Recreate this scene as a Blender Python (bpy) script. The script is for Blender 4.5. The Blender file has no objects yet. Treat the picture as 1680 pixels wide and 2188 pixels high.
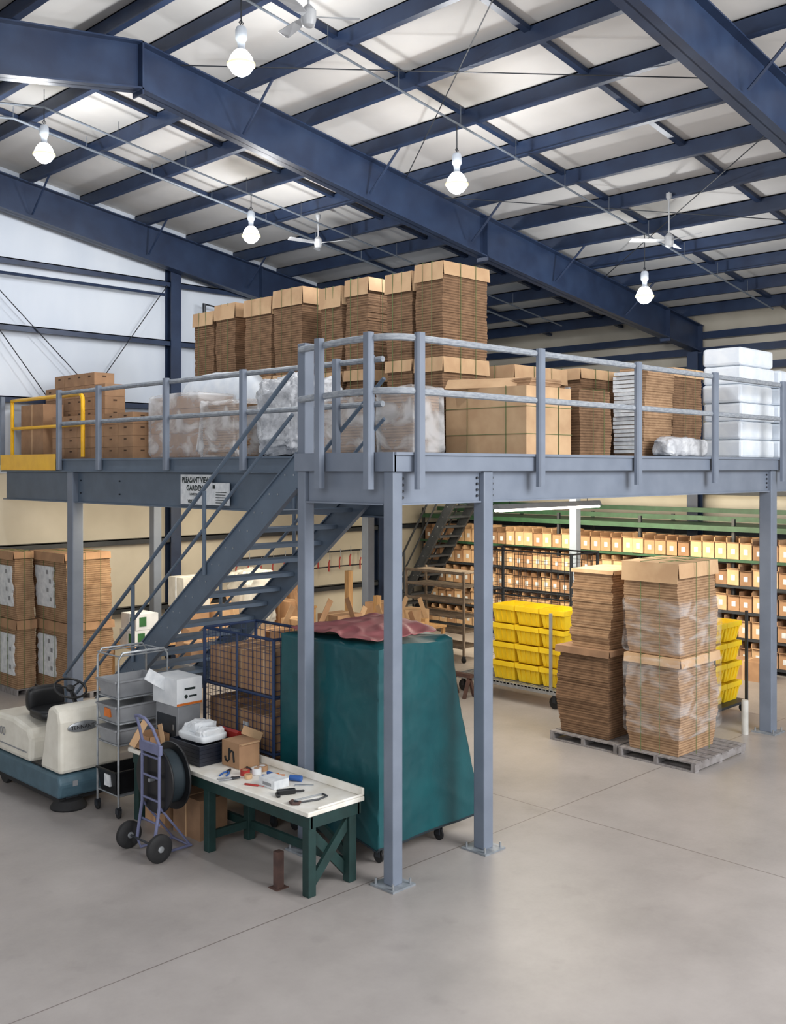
import bpy, bmesh, math, random
from mathutils import Vector, Matrix, noise
random.seed(7)
S = bpy.context.scene
COL = S.collection
ORG = {}
PI = math.pi

# ---------------------------------------------------------------- materials
def lin(c):
    r = []
    for v in c[:3]:
        v = v/255.0
        r.append(v/12.92 if v <= 0.04045 else ((v+0.055)/1.055)**2.4)
    return (r[0], r[1], r[2], 1)

def mk(name, c1, c2=None, scale=6, rough=.6, metal=0, bump=0, bscale=40, stretch=(1,1,1), emit=0, detail=4, spec=None):
    m = bpy.data.materials.new(name); m.use_nodes = True
    nt = m.node_tree; N = nt.nodes; L = nt.links
    b = N['Principled BSDF']
    b.inputs['Roughness'].default_value = rough
    b.inputs['Metallic'].default_value = metal
    if spec is not None: b.inputs['Specular IOR Level'].default_value = spec
    if c2 is None: c2 = tuple(max(0, v*.86) for v in c1)
    tc = N.new('ShaderNodeTexCoord'); mp = N.new('ShaderNodeMapping')
    mp.inputs['Scale'].default_value = stretch
    L.new(tc.outputs['Object'], mp.inputs['Vector'])
    nz = N.new('ShaderNodeTexNoise'); nz.inputs['Scale'].default_value = scale; nz.inputs['Detail'].default_value = detail
    L.new(mp.outputs['Vector'], nz.inputs['Vector'])
    rp = N.new('ShaderNodeValToRGB'); rp.color_ramp.elements[0].position = .35; rp.color_ramp.elements[1].position = .68
    rp.color_ramp.elements[0].color = lin(c2); rp.color_ramp.elements[1].color = lin(c1)
    L.new(nz.outputs['Fac'], rp.inputs['Fac'])
    L.new(rp.outputs['Color'], b.inputs['Base Color'])
    if emit:
        b.inputs['Emission Color'].default_value = lin(c1); b.inputs['Emission Strength'].default_value = emit
    if bump:
        n2 = N.new('ShaderNodeTexNoise'); n2.inputs['Scale'].default_value = bscale; n2.inputs['Detail'].default_value = 3
        L.new(mp.outputs['Vector'], n2.inputs['Vector'])
        bp = N.new('ShaderNodeBump'); bp.inputs['Strength'].default_value = bump; bp.inputs['Distance'].default_value = .02
        L.new(n2.outputs['Fac'], bp.inputs['Height']); L.new(bp.outputs['Normal'], b.inputs['Normal'])
    return m

def layered(name, cl, cd, scale=9):
    m = bpy.data.materials.new(name); m.use_nodes = True
    nt = m.node_tree; N = nt.nodes; L = nt.links; b = N['Principled BSDF']
    b.inputs['Roughness'].default_value = .9; b.inputs['Specular IOR Level'].default_value = .2
    tc = N.new('ShaderNodeTexCoord')
    w = N.new('ShaderNodeTexWave'); w.bands_direction = 'Z'; w.inputs['Scale'].default_value = scale
    w.inputs['Distortion'].default_value = 1.0; w.inputs['Detail'].default_value = 2; w.inputs['Detail Scale'].default_value = 2
    nz = N.new('ShaderNodeTexNoise'); nz.inputs['Scale'].default_value = 4; nz.inputs['Detail'].default_value = 5
    mp = N.new('ShaderNodeMapping'); mp.inputs['Scale'].default_value = (2.0, 2.0, 2.6)
    L.new(tc.outputs['Object'], w.inputs['Vector']); L.new(tc.outputs['Object'], mp.inputs['Vector']); L.new(mp.outputs['Vector'], nz.inputs['Vector'])
    ad = N.new('ShaderNodeMath'); ad.operation = 'MULTIPLY_ADD'; ad.inputs[1].default_value = .34
    L.new(w.outputs['Fac'], ad.inputs[0])
    mu = N.new('ShaderNodeMath'); mu.operation = 'MULTIPLY'; mu.inputs[1].default_value = .7
    L.new(nz.outputs['Fac'], mu.inputs[0]); L.new(mu.outputs[0], ad.inputs[2])
    rp = N.new('ShaderNodeValToRGB'); rp.color_ramp.elements[0].position = .2; rp.color_ramp.elements[1].position = .8
    rp.color_ramp.elements[0].color = lin(cd); rp.color_ramp.elements[1].color = lin(cl)
    L.new(ad.outputs[0], rp.inputs['Fac']); L.new(rp.outputs['Color'], b.inputs['Base Color'])
    return m

def filmmat(name, lo=.04, hi=.34, scale=2.2, st=(1.3,1.3,3.2), a=.42, c=.72, col=(.80,.81,.83)):
    m = bpy.data.materials.new(name); m.use_nodes = True
    nt = m.node_tree; N = nt.nodes; L = nt.links; b = N['Principled BSDF']; out = N['Material Output']
    b.inputs['Base Color'].default_value = (*col, 1); b.inputs['Roughness'].default_value = .14
    tr = N.new('ShaderNodeBsdfTransparent'); mx = N.new('ShaderNodeMixShader')
    tc = N.new('ShaderNodeTexCoord'); mp = N.new('ShaderNodeMapping'); mp.inputs['Scale'].default_value = st; mp.inputs['Rotation'].default_value = (.35,.3,0)
    nz = N.new('ShaderNodeTexNoise'); nz.inputs['Scale'].default_value = scale; nz.inputs['Detail'].default_value = 4; nz.inputs['Distortion'].default_value = .7
    L.new(tc.outputs['Object'], mp.inputs['Vector']); L.new(mp.outputs['Vector'], nz.inputs['Vector'])
    mr = N.new('ShaderNodeMapRange'); mr.interpolation_type = 'SMOOTHSTEP'  # patchy opacity puts broad pale highlights into the film itself
    mr.inputs[1].default_value = a; mr.inputs[2].default_value = c; mr.inputs[3].default_value = lo; mr.inputs[4].default_value = hi
    L.new(nz.outputs['Fac'], mr.inputs[0]); L.new(mr.outputs[0], mx.inputs[0])
    L.new(tr.outputs[0], mx.inputs[1]); L.new(b.outputs[0], mx.inputs[2]); L.new(mx.outputs[0], out.inputs['Surface'])
    return m

def floormat():
    m = bpy.data.materials.new('concrete'); m.use_nodes = True
    nt = m.node_tree; N = nt.nodes; L = nt.links; b = N['Principled BSDF']
    tc = N.new('ShaderNodeTexCoord'); sp = N.new('ShaderNodeSeparateXYZ'); L.new(tc.outputs['Object'], sp.inputs[0])
    n1 = N.new('ShaderNodeTexNoise'); n1.inputs['Scale'].default_value = .7; n1.inputs['Detail'].default_value = 9; n1.inputs['Roughness'].default_value = .66
    L.new(tc.outputs['Object'], n1.inputs['Vector'])
    rp = N.new('ShaderNodeValToRGB'); rp.color_ramp.elements[0].position = .25; rp.color_ramp.elements[1].position = .75
    rp.color_ramp.elements[0].color = lin((141,136,133)); rp.color_ramp.elements[1].color = lin((170,164,161))
    e = rp.color_ramp.elements.new(.5); e.color = lin((157,151,148))
    L.new(n1.outputs['Fac'], rp.inputs['Fac'])
    n2 = N.new('ShaderNodeTexNoise'); n2.inputs['Scale'].default_value = 30; n2.inputs['Detail'].default_value = 4
    L.new(tc.outputs['Object'], n2.inputs['Vector'])
    n3 = N.new('ShaderNodeTexNoise'); n3.inputs['Scale'].default_value = 2.6; n3.inputs['Detail'].default_value = 6; L.new(tc.outputs['Object'], n3.inputs['Vector'])
    st = N.new('ShaderNodeMapRange'); st.inputs[1].default_value = .62; st.inputs[2].default_value = .78; st.inputs[3].default_value = 0; st.inputs[4].default_value = .3; L.new(n3.outputs['Fac'], st.inputs[0])
    m0 = N.new('ShaderNodeMix'); m0.data_type = 'RGBA'; m0.inputs[7].default_value = lin((112,106,103)); L.new(st.outputs[0], m0.inputs[0]); L.new(rp.outputs['Color'], m0.inputs[6])
    def line(ax, pos, w):
        s = N.new('ShaderNodeMath'); s.operation = 'SUBTRACT'; s.inputs[1].default_value = pos; L.new(sp.outputs[ax], s.inputs[0])
        a = N.new('ShaderNodeMath'); a.operation = 'ABSOLUTE'; L.new(s.outputs[0], a.inputs[0])
        l = N.new('ShaderNodeMath'); l.operation = 'LESS_THAN'; l.inputs[1].default_value = w; L.new(a.outputs[0], l.inputs[0]); return l
    acc = None
    for ax, pos in ((0, 9.55), (1, 7.0), (0, 15.6), (1, 13.1)):
        l = line(ax, pos, .006)
        if acc is None: acc = l
        else:
            q = N.new('ShaderNodeMath'); q.operation = 'MAXIMUM'; L.new(acc.outputs[0], q.inputs[0]); L.new(l.outputs[0], q.inputs[1]); acc = q
    mx = N.new('ShaderNodeMix'); mx.data_type = 'RGBA'; mx.inputs[7].default_value = lin((90,80,74))
    fm = N.new('ShaderNodeMath'); fm.operation = 'MULTIPLY'; fm.inputs[1].default_value = .75; L.new(acc.outputs[0], fm.inputs[0])
    L.new(fm.outputs[0], mx.inputs[0]); L.new(m0.outputs[2], mx.inputs[6])
    L.new(mx.outputs[2], b.inputs['Base Color'])
    mr = N.new('ShaderNodeMapRange'); mr.inputs[3].default_value = .26; mr.inputs[4].default_value = .44; L.new(n2.outputs['Fac'], mr.inputs[0]); L.new(mr.outputs[0], b.inputs['Roughness'])
    b.inputs['Specular IOR Level'].default_value = .45
    return m

M = {}
M['floor'] = floormat()
M['insul'] = mk('roof_insulation', (214,211,207), (206,203,199), scale=1.2, rough=.9, bump=.06, bscale=2.0)
M['wallw'] = mk('white_wall_liner', (222,228,236), (206,214,226), scale=.8, rough=.55, bump=.4, bscale=1.3, stretch=(1,1,.3))
M['wallb'] = mk('cream_and_warm_lit_wall', (208,200,184), (188,180,164), scale=.8, rough=.7, bump=.3, bscale=1.5)  # cream back wall; on the left wall, warm lamplight put into the colour
M['navy'] = mk('navy_steel', (42,58,86), (33,46,72), scale=3, rough=.42)
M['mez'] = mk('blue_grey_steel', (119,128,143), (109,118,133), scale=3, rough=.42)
M['mezd'] = mk('shaded_blue_grey_steel', (92,107,124), (83,97,114), scale=3, rough=.42)  # darker copy of the steel, shade of the left edge put into colour
M['rail'] = mk('weathered_grey_rail', (160,165,172), (128,135,144), scale=14, rough=.6, stretch=(1,1,3))
M['plate'] = mk('base_plate_steel', (158,164,172), (130,136,142), scale=10, rough=.5, metal=.3)
M['bolt'] = mk('dark_bolts', (40,44,52), rough=.5)
M['yel'] = mk('yellow_paint', (252,194,16), (242,182,10), rough=.4)
M['yelp'] = mk('yellow_plastic', (250,216,48), (240,200,32), rough=.35)
M['tan'] = mk('tan_cardboard', (206,172,134), (190,154,118), scale=4, rough=.85)
M['kraft'] = mk('kraft_cardboard', (176,138,104), (158,122,92), scale=4, rough=.85)
M['brown'] = mk('brown_cardboard', (150,116,88), (130,100,76), scale=4, rough=.85)
M['lay'] = layered('stacked_cardboard_edges', (152,120,93), (88,67,51))
M['lay2'] = layered('stacked_cardboard_edges_light', (184,151,119), (122,94,71))
M['twine'] = mk('green_twine', (104,124,76), rough=.8)
M['white'] = mk('white_paint', (228,230,232), (212,216,220), rough=.5)
M['paper'] = mk('white_paper', (226,228,230), (200,204,208), scale=12, rough=.7)
M['cream'] = mk('cream_plastic', (230,226,214), (218,213,200), rough=.4)
M['tealb'] = mk('teal_grey_enamel', (78,106,120), (66,92,106), rough=.45)
M['teal'] = mk('teal_tarpaulin', (16,80,86), (11,68,75), scale=2.5, rough=.4, bump=.2, bscale=9)
M['hem'] = mk('dark_hem', (26,40,48), rough=.7)
M['red'] = mk('dusty_red_vinyl', (158,100,100), (138,78,82), scale=5, rough=.5)
M['black'] = mk('black_plastic', (24,25,28), (18,19,22), rough=.4)
M['crate'] = mk('dark_blue_plastic', (26,33,48), (20,26,38), rough=.4)
M['rub'] = mk('black_rubber', (34,34,36), (26,26,28), rough=.75)
M['blue'] = mk('blue_steel_cage', (40,60,96), (32,50,84), rough=.45)
M['grn'] = mk('dark_green_paint', (22,54,52), (16,44,42), scale=8, rough=.6)
M['rackg'] = mk('green_rack_paint', (48,88,62), (38,74,50), rough=.5)
M['dark'] = mk('dark_steel', (48,52,58), (38,42,48), rough=.5)
M['cond'] = mk('grey_conduit', (112,120,130), (98,106,116), rough=.5)
M['silver'] = mk('galvanised_steel', (176,180,184), (150,154,158), scale=14, rough=.35, metal=.6)
M['brnst'] = mk('brown_grey_steel', (128,114,100), (102,90,80), scale=8, rough=.6)
M['greyp'] = mk('grey_plastic', (146,148,152), (132,134,138), rough=.5)
M['slate'] = mk('purple_grey_steel', (112,116,148), (100,104,134), rough=.45)
M['bench'] = mk('worn_white_laminate', (238,236,230), (222,217,206), scale=5, rough=.4)
M['wood'] = mk('pale_timber', (206,164,112), (186,142,94), scale=5, rough=.75, stretch=(6,6,1))
M['wood2'] = mk('weathered_pallet_wood', (150,146,146), (118,112,110), scale=6, rough=.85, stretch=(1,4,1))
M['foam'] = mk('white_foam', (238,243,248), (222,230,240), scale=5, rough=.5, bump=.3, bscale=6)
M['sheet'] = mk('dull_white_sheet', (204,202,196), (184,182,176), scale=5, rough=.5)
M['plas'] = mk('crumpled_plastic', (212,214,218), (172,174,180), scale=9, rough=.18, bump=.5, bscale=22)
M['film'] = filmmat('stretch_film')
M['film2'] = filmmat('hazy_highlight_film', .22, .66, 2.2, (1.1,1.1,1.8), .36, .66, (.84,.85,.87))
M['rust'] = mk('rusty_steel', (96,70,62), (70,52,48), rough=.8)
M['orange'] = mk('orange_plastic', (226,120,40), rough=.5)
M['redp'] = mk('red_plastic', (176,48,42), rough=.5)
M['bluep'] = mk('blue_plastic', (50,100,176), rough=.5)
M['ink'] = mk('dark_ink', (20,36,36), rough=.7)
M['blackink'] = mk('black_ink', (28,26,26), rough=.7)
M['greenink'] = mk('green_ink', (50,110,60), rough=.7)
M['hole'] = mk('dark_hole', (92,68,50), rough=.9)
M['bulb'] = mk('glowing_lamp', (255,255,248), (255,255,248), emit=45)
M['glow'] = mk('yellow_halo_glow', (255,224,140), (255,216,120), emit=2.2)  # yellow halo of the lamp glow, put into an emissive material
M['tubeglow'] = mk('fluorescent_tube', (255,250,235), (255,250,235), emit=7)
M['fanw'] = mk('white_fan_enamel', (188,190,192), (172,174,178), rough=.4)
M['alu'] = mk('aluminium_housing', (206,214,224), (188,196,208), rough=.35)
M['mesh'] = mk('wire_mesh', (70,74,80), rough=.4, metal=.4)

# ---------------------------------------------------------------- mesh builder
class MB:
    def __init__(s): s.v = []; s.f = []; s.k = []; s.mi = 0
    def m(s, i): s.mi = i; return s
    def add(s, vs, fs):
        o = len(s.v); s.v += [Vector(v) for v in vs]; s.f += [[i+o for i in f] for f in fs]; s.k += [s.mi]*len(fs); return s
    def box(s, x0, x1, y0, y1, z0, z1):
        return s.add([(x0,y0,z0),(x1,y0,z0),(x1,y1,z0),(x0,y1,z0),(x0,y0,z1),(x1,y0,z1),(x1,y1,z1),(x0,y1,z1)],
                     [(0,3,2,1),(4,5,6,7),(0,1,5,4),(1,2,6,5),(2,3,7,6),(3,0,4,7)])
    def beam(s, p, q, w, h, up=(0,0,1)):
        p = Vector(p); q = Vector(q); d = (q-p).normalized(); up = Vector(up)
        if abs(d.dot(up)) > .99: up = Vector((0,1,0))
        a = d.cross(up).normalized()*w/2; b = a.cross(d).normalized()*h/2
        vs = [p-a-b, p+a-b, p+a+b, p-a+b, q-a-b, q+a-b, q+a+b, q-a+b]
        return s.add(vs, [(0,3,2,1),(4,5,6,7),(0,1,5,4),(1,2,6,5),(2,3,7,6),(3,0,4,7)])
    def tube(s, p, q, r, n=8, r2=None):
        p = Vector(p); q = Vector(q); d = (q-p).normalized(); r2 = r if r2 is None else r2
        up = Vector((0,0,1)) if abs(d.z) < .95 else Vector((1,0,0))
        a = d.cross(up).normalized(); b = d.cross(a)
        vs = [p+(a*math.cos(2*PI*i/n)+b*math.sin(2*PI*i/n))*r for i in range(n)] + [q+(a*math.cos(2*PI*i/n)+b*math.sin(2*PI*i/n))*r2 for i in range(n)]
        return s.add(vs, [(i,(i+1)%n,n+(i+1)%n,n+i) for i in range(n)] + [tuple(range(n))[::-1], tuple(range(n,2*n))])
    def path(s, pts, r, n=8, closed=False):
        pts = [Vector(p) for p in pts]; N = len(pts); rings = []
        ref = None
        for i in range(N):
            if closed: d = (pts[(i+1)%N]-pts[i-1]).normalized()
            else: d = (pts[min(i+1,N-1)]-pts[max(i-1,0)]).normalized()
            if ref is None: ref = Vector((0,0,1)) if abs(d.z) < .9 else Vector((1,0,0))
            a = d.cross(ref)
            if a.length < .05: ref = Vector((1,0,0)) if abs(d.x) < .8 else Vector((0,1,0)); a = d.cross(ref)
            a.normalize(); b = d.cross(a); ref = -b if (-b).dot(ref) > 0 else b
            a = d.cross(ref).normalized(); b = d.cross(a)
            rings.append([pts[i]+(a*math.cos(2*PI*k/n)+b*math.sin(2*PI*k/n))*r for k in range(n)])
        vs = [v for g in rings for v in g]; fs = []
        for i in range(N if closed else N-1):
            j = (i+1) % N
            for k in range(n): fs.append((i*n+k, i*n+(k+1)%n, j*n+(k+1)%n, j*n+k))
        if not closed: fs += [tuple(range(n))[::-1], tuple(range((N-1)*n, N*n))]
        return s.add(vs, fs)
    def lathe(s, c, axis, prof, n=20):
        c = Vector(c); d = Vector(axis).normalized(); up = Vector((0,0,1)) if abs(d.z) < .9 else Vector((1,0,0))
        a = d.cross(up).normalized(); b = d.cross(a); vs = []
        for r, t in prof:
            for i in range(n): vs.append(c+d*t+(a*math.cos(2*PI*i/n)+b*math.sin(2*PI*i/n))*max(r,.0005))
        fs = []
        for j in range(len(prof)-1):
            for i in range(n): fs.append((j*n+i, j*n+(i+1)%n, (j+1)*n+(i+1)%n, (j+1)*n+i))
        fs += [tuple(range(n))[::-1], tuple(range((len(prof)-1)*n, len(prof)*n))]
        return s.add(vs, fs)
    def prism(s, poly, ax, a, b):
        n = len(poly)
        def P(u, w, t): return {'X':(t,u,w), 'Y':(u,t,w), 'Z':(u,w,t)}[ax]
        vs = [P(u,w,a) for u,w in poly]+[P(u,w,b) for u,w in poly]
        return s.add(vs, [tuple(range(n))[::-1], tuple(range(n,2*n))]+[(i,(i+1)%n,n+(i+1)%n,n+i) for i in range(n)])
    def blob(s, x0,x1,y0,y1,z0,z1, amp=.04, freq=3, e=.25, seed=0, nu=36, nv=18, ridge=0):
        c = Vector(((x0+x1)/2,(y0+y1)/2,(z0+z1)/2)); h = Vector(((x1-x0)/2,(y1-y0)/2,(z1-z0)/2))
        def sp(t): return math.copysign(abs(t)**e, t)
        vs = []
        for j in range(nv+1):
            th = -PI/2+PI*j/nv
            for i in range(nu):
                ph = 2*PI*(i+.5)/nu
                p = Vector((h.x*sp(math.cos(th))*sp(math.cos(ph)), h.y*sp(math.cos(th))*sp(math.sin(ph)), h.z*sp(math.sin(th))))
                q = (c+p)*freq+Vector((seed*7.3, seed*3.1, 0))
                nrm = p.normalized() if p.length else Vector((0,0,1))
                d = amp*noise.noise(q)+amp*.5*noise.noise(q*2.3)
                if ridge: d += ridge*(.5-2*abs(noise.noise(q*1.9)))+ridge*.6*(.5-2*abs(noise.noise(q*4.3)))
                p = c+p+nrm*d
                p.z = max(p.z, z0); vs.append(p)
        fs = []
        for j in range(nv):
            for i in range(nu): fs.append((j*nu+i, j*nu+(i+1)%nu, (j+1)*nu+(i+1)%nu, (j+1)*nu+i))
        return s.add(vs, fs)
    def build(s, name, mats, parent=None, smooth=False, bevel=0, org=None, ang=40):
        if not isinstance(mats, (list,tuple)): mats = [mats]
        if parent is not None: o = ORG[parent.name]
        elif org is not None: o = Vector(org)
        else:
            xs = [v.x for v in s.v]; ys = [v.y for v in s.v]; zs = [v.z for v in s.v]
            o = Vector(((min(xs)+max(xs))/2, (min(ys)+max(ys))/2, min(zs)))
        me = bpy.data.meshes.new(name); me.from_pydata([v-o for v in s.v], [], s.f)
        for mt in mats: me.materials.append(M[mt] if isinstance(mt, str) else mt)
        for p, k in zip(me.polygons, s.k): p.material_index = k
        bm = bmesh.new(); bm.from_mesh(me); bmesh.ops.recalc_face_normals(bm, faces=bm.faces); bm.to_mesh(me); bm.free()
        if smooth:
            for p in me.polygons: p.use_smooth = True
            try: me.set_sharp_from_angle(angle=math.radians(ang))
            except Exception: pass
        ob = bpy.data.objects.new(name, me); COL.objects.link(ob)
        if parent is not None: ob.parent = parent
        else: ob.location = o
        ORG[ob.name] = o
        if bevel:
            b = ob.modifiers.new('bevel', 'BEVEL'); b.width = bevel; b.segments = 2; b.limit_method = 'ANGLE'
        return ob

def thing(name, label, cat, loc, group=None):
    o = bpy.data.objects.new(name, None); COL.objects.link(o); o.location = loc; o.empty_display_size = .1
    ORG[o.name] = Vector(loc); o['label'] = label; o['category'] = cat
    if group: o['group'] = group
    return o
def tag(o, label, cat, group=None):
    o['label'] = label; o['category'] = cat
    if group: o['group'] = group
    return o
def struct(o): o['kind'] = 'structure'; return o
def dup(root, loc, label=None, group=None, rotz=None):
    def cp(o, par):
        c = o.copy(); COL.objects.link(c); c.parent = par
        for ch in o.children: cp(ch, c)
        return c
    r = cp(root, None); r.location = loc; ORG[r.name] = Vector(loc)
    if rotz is not None: r.rotation_euler = (0,0,rotz)
    if label: r['label'] = label
    if group: r['group'] = group
    return r
def text(body, size, loc, face, mat, parent, name='lettering', align='CENTER', sx=1, bold=0):
    cu = bpy.data.curves.new('t', 'FONT'); cu.body = body; cu.size = size; cu.align_x = align; cu.extrude = .0008
    cu.resolution_u = 3; cu.offset = bold
    ob = bpy.data.objects.new('t', cu); COL.objects.link(ob)
    bpy.context.view_layer.update()
    me = bpy.data.meshes.new_from_object(ob.evaluated_get(bpy.context.evaluated_depsgraph_get()))
    bpy.data.objects.remove(ob)
    ax = {'-X':(Vector((0,-1,0)),Vector((0,0,1)),Vector((-1,0,0))), '-Y':(Vector((1,0,0)),Vector((0,0,1)),Vector((0,-1,0)))}[face]
    o = ORG[parent.name]; L = Vector(loc)
    for v in me.vertices:
        p = v.co.copy(); v.co = L+ax[0]*p.x*sx+ax[1]*p.y+ax[2]*p.z-o
    me.materials.clear(); me.materials.append(M[mat])
    r = bpy.data.objects.new(name, me); COL.objects.link(r); r.parent = parent; ORG[r.name] = o
    return r

# ---------------------------------------------------------------- setting
WY = 18.2; WX = 21.4; RX = 6.9
F1, F2, F3 = 11.5, 5.4, 17.8
def zr(x): return 9.55-.152*abs(x-RX)
def zb(x): return 8.7-.152*abs(x-RX)
fl = struct(MB().box(-8, WX+.3, -6, WY+.3, -.1, 0).build('floor', 'floor', org=(0,0,0)))
ce = MB()
ce.prism([(-6,zr(-6)),(RX,zr(RX)),(WX+.3,zr(WX+.3)),(WX+.3,zr(WX+.3)+.08),(RX,zr(RX)+.08),(-6,zr(-6)+.08)], 'Y', -2, WY+.3)
ceil = struct(ce.build('ceiling', 'insul', org=(0,0,0)))
px_ = [7.3+1.2*i for i in range(12)]+[6.5-1.2*i for i in range(10)]
for x in px_:
    b = MB(); z = zr(x)
    b.box(x-.012,x+.012,-2,WY,z-.25,z-.01); b.box(x-.012,x+.08,-2,WY,z-.025,z-.01); b.box(x-.08,x+.012,-2,WY,z-.265,z-.245)
    b.build('purlin', 'navy', ceil)
for y in (1.4, 3.4, 7.45, 9.5, 13.6, 15.7):
    b = MB()
    b.beam((RX,y,zr(RX)-.05),(WX,y,zr(WX)-.05),.09,.06); b.beam((RX,y,zr(RX)-.05),(-6,y,zr(-6)-.05),.09,.06)
    b.build('bridging_strip', 'navy', ceil)
def rafter(y):
    b = MB()
    for sgn, xe in ((1,WX-.15),(-1,-6)):
        xs = [RX+(xe-RX)*t/12 for t in range(13)]
        def low(x):
            t = abs(x-RX)
            return zb(x)-.02 - .10*math.sin(min(1,t/14.0)*PI)
        top = [(x,zr(x)-.265) for x in xs]; bot = [(x,low(x)) for x in xs]
        b.prism(top+bot[::-1], 'Y', y-.012, y+.012)
        b.prism(top+[(x,z-.02) for x,z in top[::-1]], 'Y', y-.12, y+.12)
        b.prism([(x,z+.022) for x,z in bot]+bot[::-1], 'Y', y-.12, y+.12)
        if sgn > 0:
            for x in (RX+.03, 13.7, 19.8):
                b.box(x-.012,x+.012,y-.12,y+.12,low(x)-.06,zr(x)-.265)
    b.build('rafter', 'navy', ceil)
    for x in (8.5, 10.9, 13.3, 15.7, 18.1):
        for sg in (-1,1):
            if y+sg*.75 < WY-.1: MB().tube((x,y+sg*.1,zb(x)+.02),(x,y+sg*.75,zr(x)-.25),.02,6).build('flange_brace', 'navy', ceil)
for y in (F2, F1, F3): rafter(y)
for p,q in (((12.6,5.5,zr(12.6)-.3),(17.3,11.4,zr(17.3)-.3)), ((7.5,5.5,zr(7.5)-.3),(11.7,11.4,zr(11.7)-.3)), ((11.7,5.5,zr(11.7)-.32),(7.5,11.4,zr(7.5)-.32)), ((17.3,5.5,zr(17.3)-.32),(12.6,11.4,zr(12.6)-.32))):
    MB().tube(p,q,.008,5).build('cross_bracing_rod', 'dark', ceil)

w = MB(); w.prism([(-6,0),(WX,0),(WX,zr(WX)),(RX,zr(RX)),(-6,zr(-6))], 'Y', WY, WY+.15)
wl = struct(w.build('wall_left', 'wallw', org=(0,WY,0)))
for z in (7.7, 6.5, 5.2, 2.5, 1.15):
    MB().box(-6,WX,WY-.2,WY-.01,z-.02,z+.0).box(-6,WX,WY-.2,WY-.19,z-.11,z).build('wall_girt','navy' if z>3 else 'dark',wl)
for x in (5.2, 11.7, 17.6):
    zt = zb(x)
    MB().box(x-.12,x+.12,WY-.24,WY-.22,0,zt).box(x-.12,x+.12,WY-.03,WY-.01,0,zt).box(x-.01,x+.01,WY-.22,WY-.03,0,zt).build('wall_column','navy',wl)
for p,q in (((7.9,7.2),(9.6,5.6)),((11.5,7.6),(9.3,4.6)),((8.0,6.4),(9.4,4.6))): MB().tube((p[0],WY-.22,p[1]),(q[0],WY-.22,q[1]),.01,5).build('wall_bracing_rod','dark',wl)
w = MB().box(WX,WX+.15,-2,WY,0,zr(WX))
wb = struct(w.build('wall_back','wallb',org=(WX,8,0)))
for z in (6.95, 6.6, 6.2, 5.8, 5.3): MB().box(WX-.2,WX-.01,-2,WY-.5,z-.16,z).build('wall_girt','navy',wb)
for z in (3.4, 2.5, 1.15): MB().box(WX-.2,WX-.01,-2,WY-.5,z-.1,z).build('wall_girt','dark',wb)
for y in (F1, F2):
    MB().box(WX-.45,WX-.43,y-.13,y+.13,0,zb(WX)).box(WX-.22,WX-.2,y-.13,y+.13,0,zb(WX)+.6).box(WX-.43,WX-.22,y-.01,y+.01,0,zb(WX)).build('wall_column','navy',wb)
MB().box(-6,WX-.5,WY-.012,WY-.002,0,3.8).build('warm_tint_sheet','wallb',wl)  # added sheet on the same wall, warm light under the deck as colour

def conduit(y, x0, x1, dz, lab, r=.015, m='cond'):
    b = MB()
    xs = [x0,x1] if not (x0 < RX < x1) else [x0,RX,x1]
    b.path([(x,y,zr(x)-dz) for x in xs], r, 6)
    for x in [x0+.3+1.2*i for i in range(int((x1-x0)/1.2))]: b.tube((x,y,zr(x)-dz),(x,y,zr(x)-.2),.006,4)
    tag(b.build('conduit', m), lab, 'conduit')
conduit(9.2, 3, 20, .46, 'thin grey conduit that carries the nearer row of lamps under the roof')
conduit(14.0, 3, 19.5, .46, 'thin grey conduit that carries the farther row of lamps under the roof')
conduit(15.0, 3, 19.5, .38, 'plain grey conduit under the roof beyond the farther lamp row, nearest the white wall', .02)
b = MB().tube((-2,WY-.27,7.4),(11.4,WY-.27,7.4),.03,8)
tag(b.build('wall_pipe','navy'), 'dark pipe running along the white end wall below the top girt', 'pipe')
b = MB()
b.path([(12.3,WY-.36,4.05),(12.3,WY-.36,7.3),(13.9,WY-.36,7.15),(13.9,WY-.36,6.4),(14.8,WY-.36,6.35)], .04, 8)
tag(b.build('bent_pipe','dark'), 'dark pipe bent in right angles on the end wall behind the tall cardboard bundles', 'pipe')

# lamps
def lamp(x, y, z, lab, power=150):
    t = thing('high_bay_lamp', lab, 'lamp', (x,y,z), 'high bay lamps under the roof')
    top = zr(x)-.45
    MB().tube((x,y,z+.46),(x,y,top),.008,6).path([(x,y,z+.44),(x+.03,y,z+.47),(x,y,z+.51),(x-.03,y,z+.47)],.007,5,closed=True).build('hanger','dark',t)
    MB().lathe((x,y,z),(0,0,1),[(.02,.44),(.05,.425),(.065,.39),(.065,.29),(.045,.26),(.04,.2),(.05,.18),(.07,.16)],18).build('ballast_housing','alu',t,True)
    MB().lathe((x,y,z),(0,0,1),[(.0,-.115),(.05,-.108),(.1,-.075),(.135,-.02),(.14,.03),(.12,.09),(.09,.135),(.065,.16)],22).build('glass_globe','bulb',t,True)
    MB().lathe((x,y,z),(0,0,1),[(.139,-.006),(.154,-.003),(.157,.010),(.154,.023),(.139,.026)],22).build('halo_ring','glow',t,True)  # added ring that imitates the yellow glow around the globe
    li = bpy.data.lights.new('lamp_light','POINT'); li.energy = power; li.shadow_soft_size = .12; li.color = (.95,.97,1)
    lo = bpy.data.objects.new('lamp_light',li); COL.objects.link(lo); lo.location = (x,y,z-.32)
lamp(6.83, 9.2, 8.34, 'glowing high bay lamp nearest the ridge, largest and highest in the photo')
lamp(10.42, 9.2, 7.72, 'glowing high bay lamp in front of the big rafter, above the tallest cardboard stack')
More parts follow.
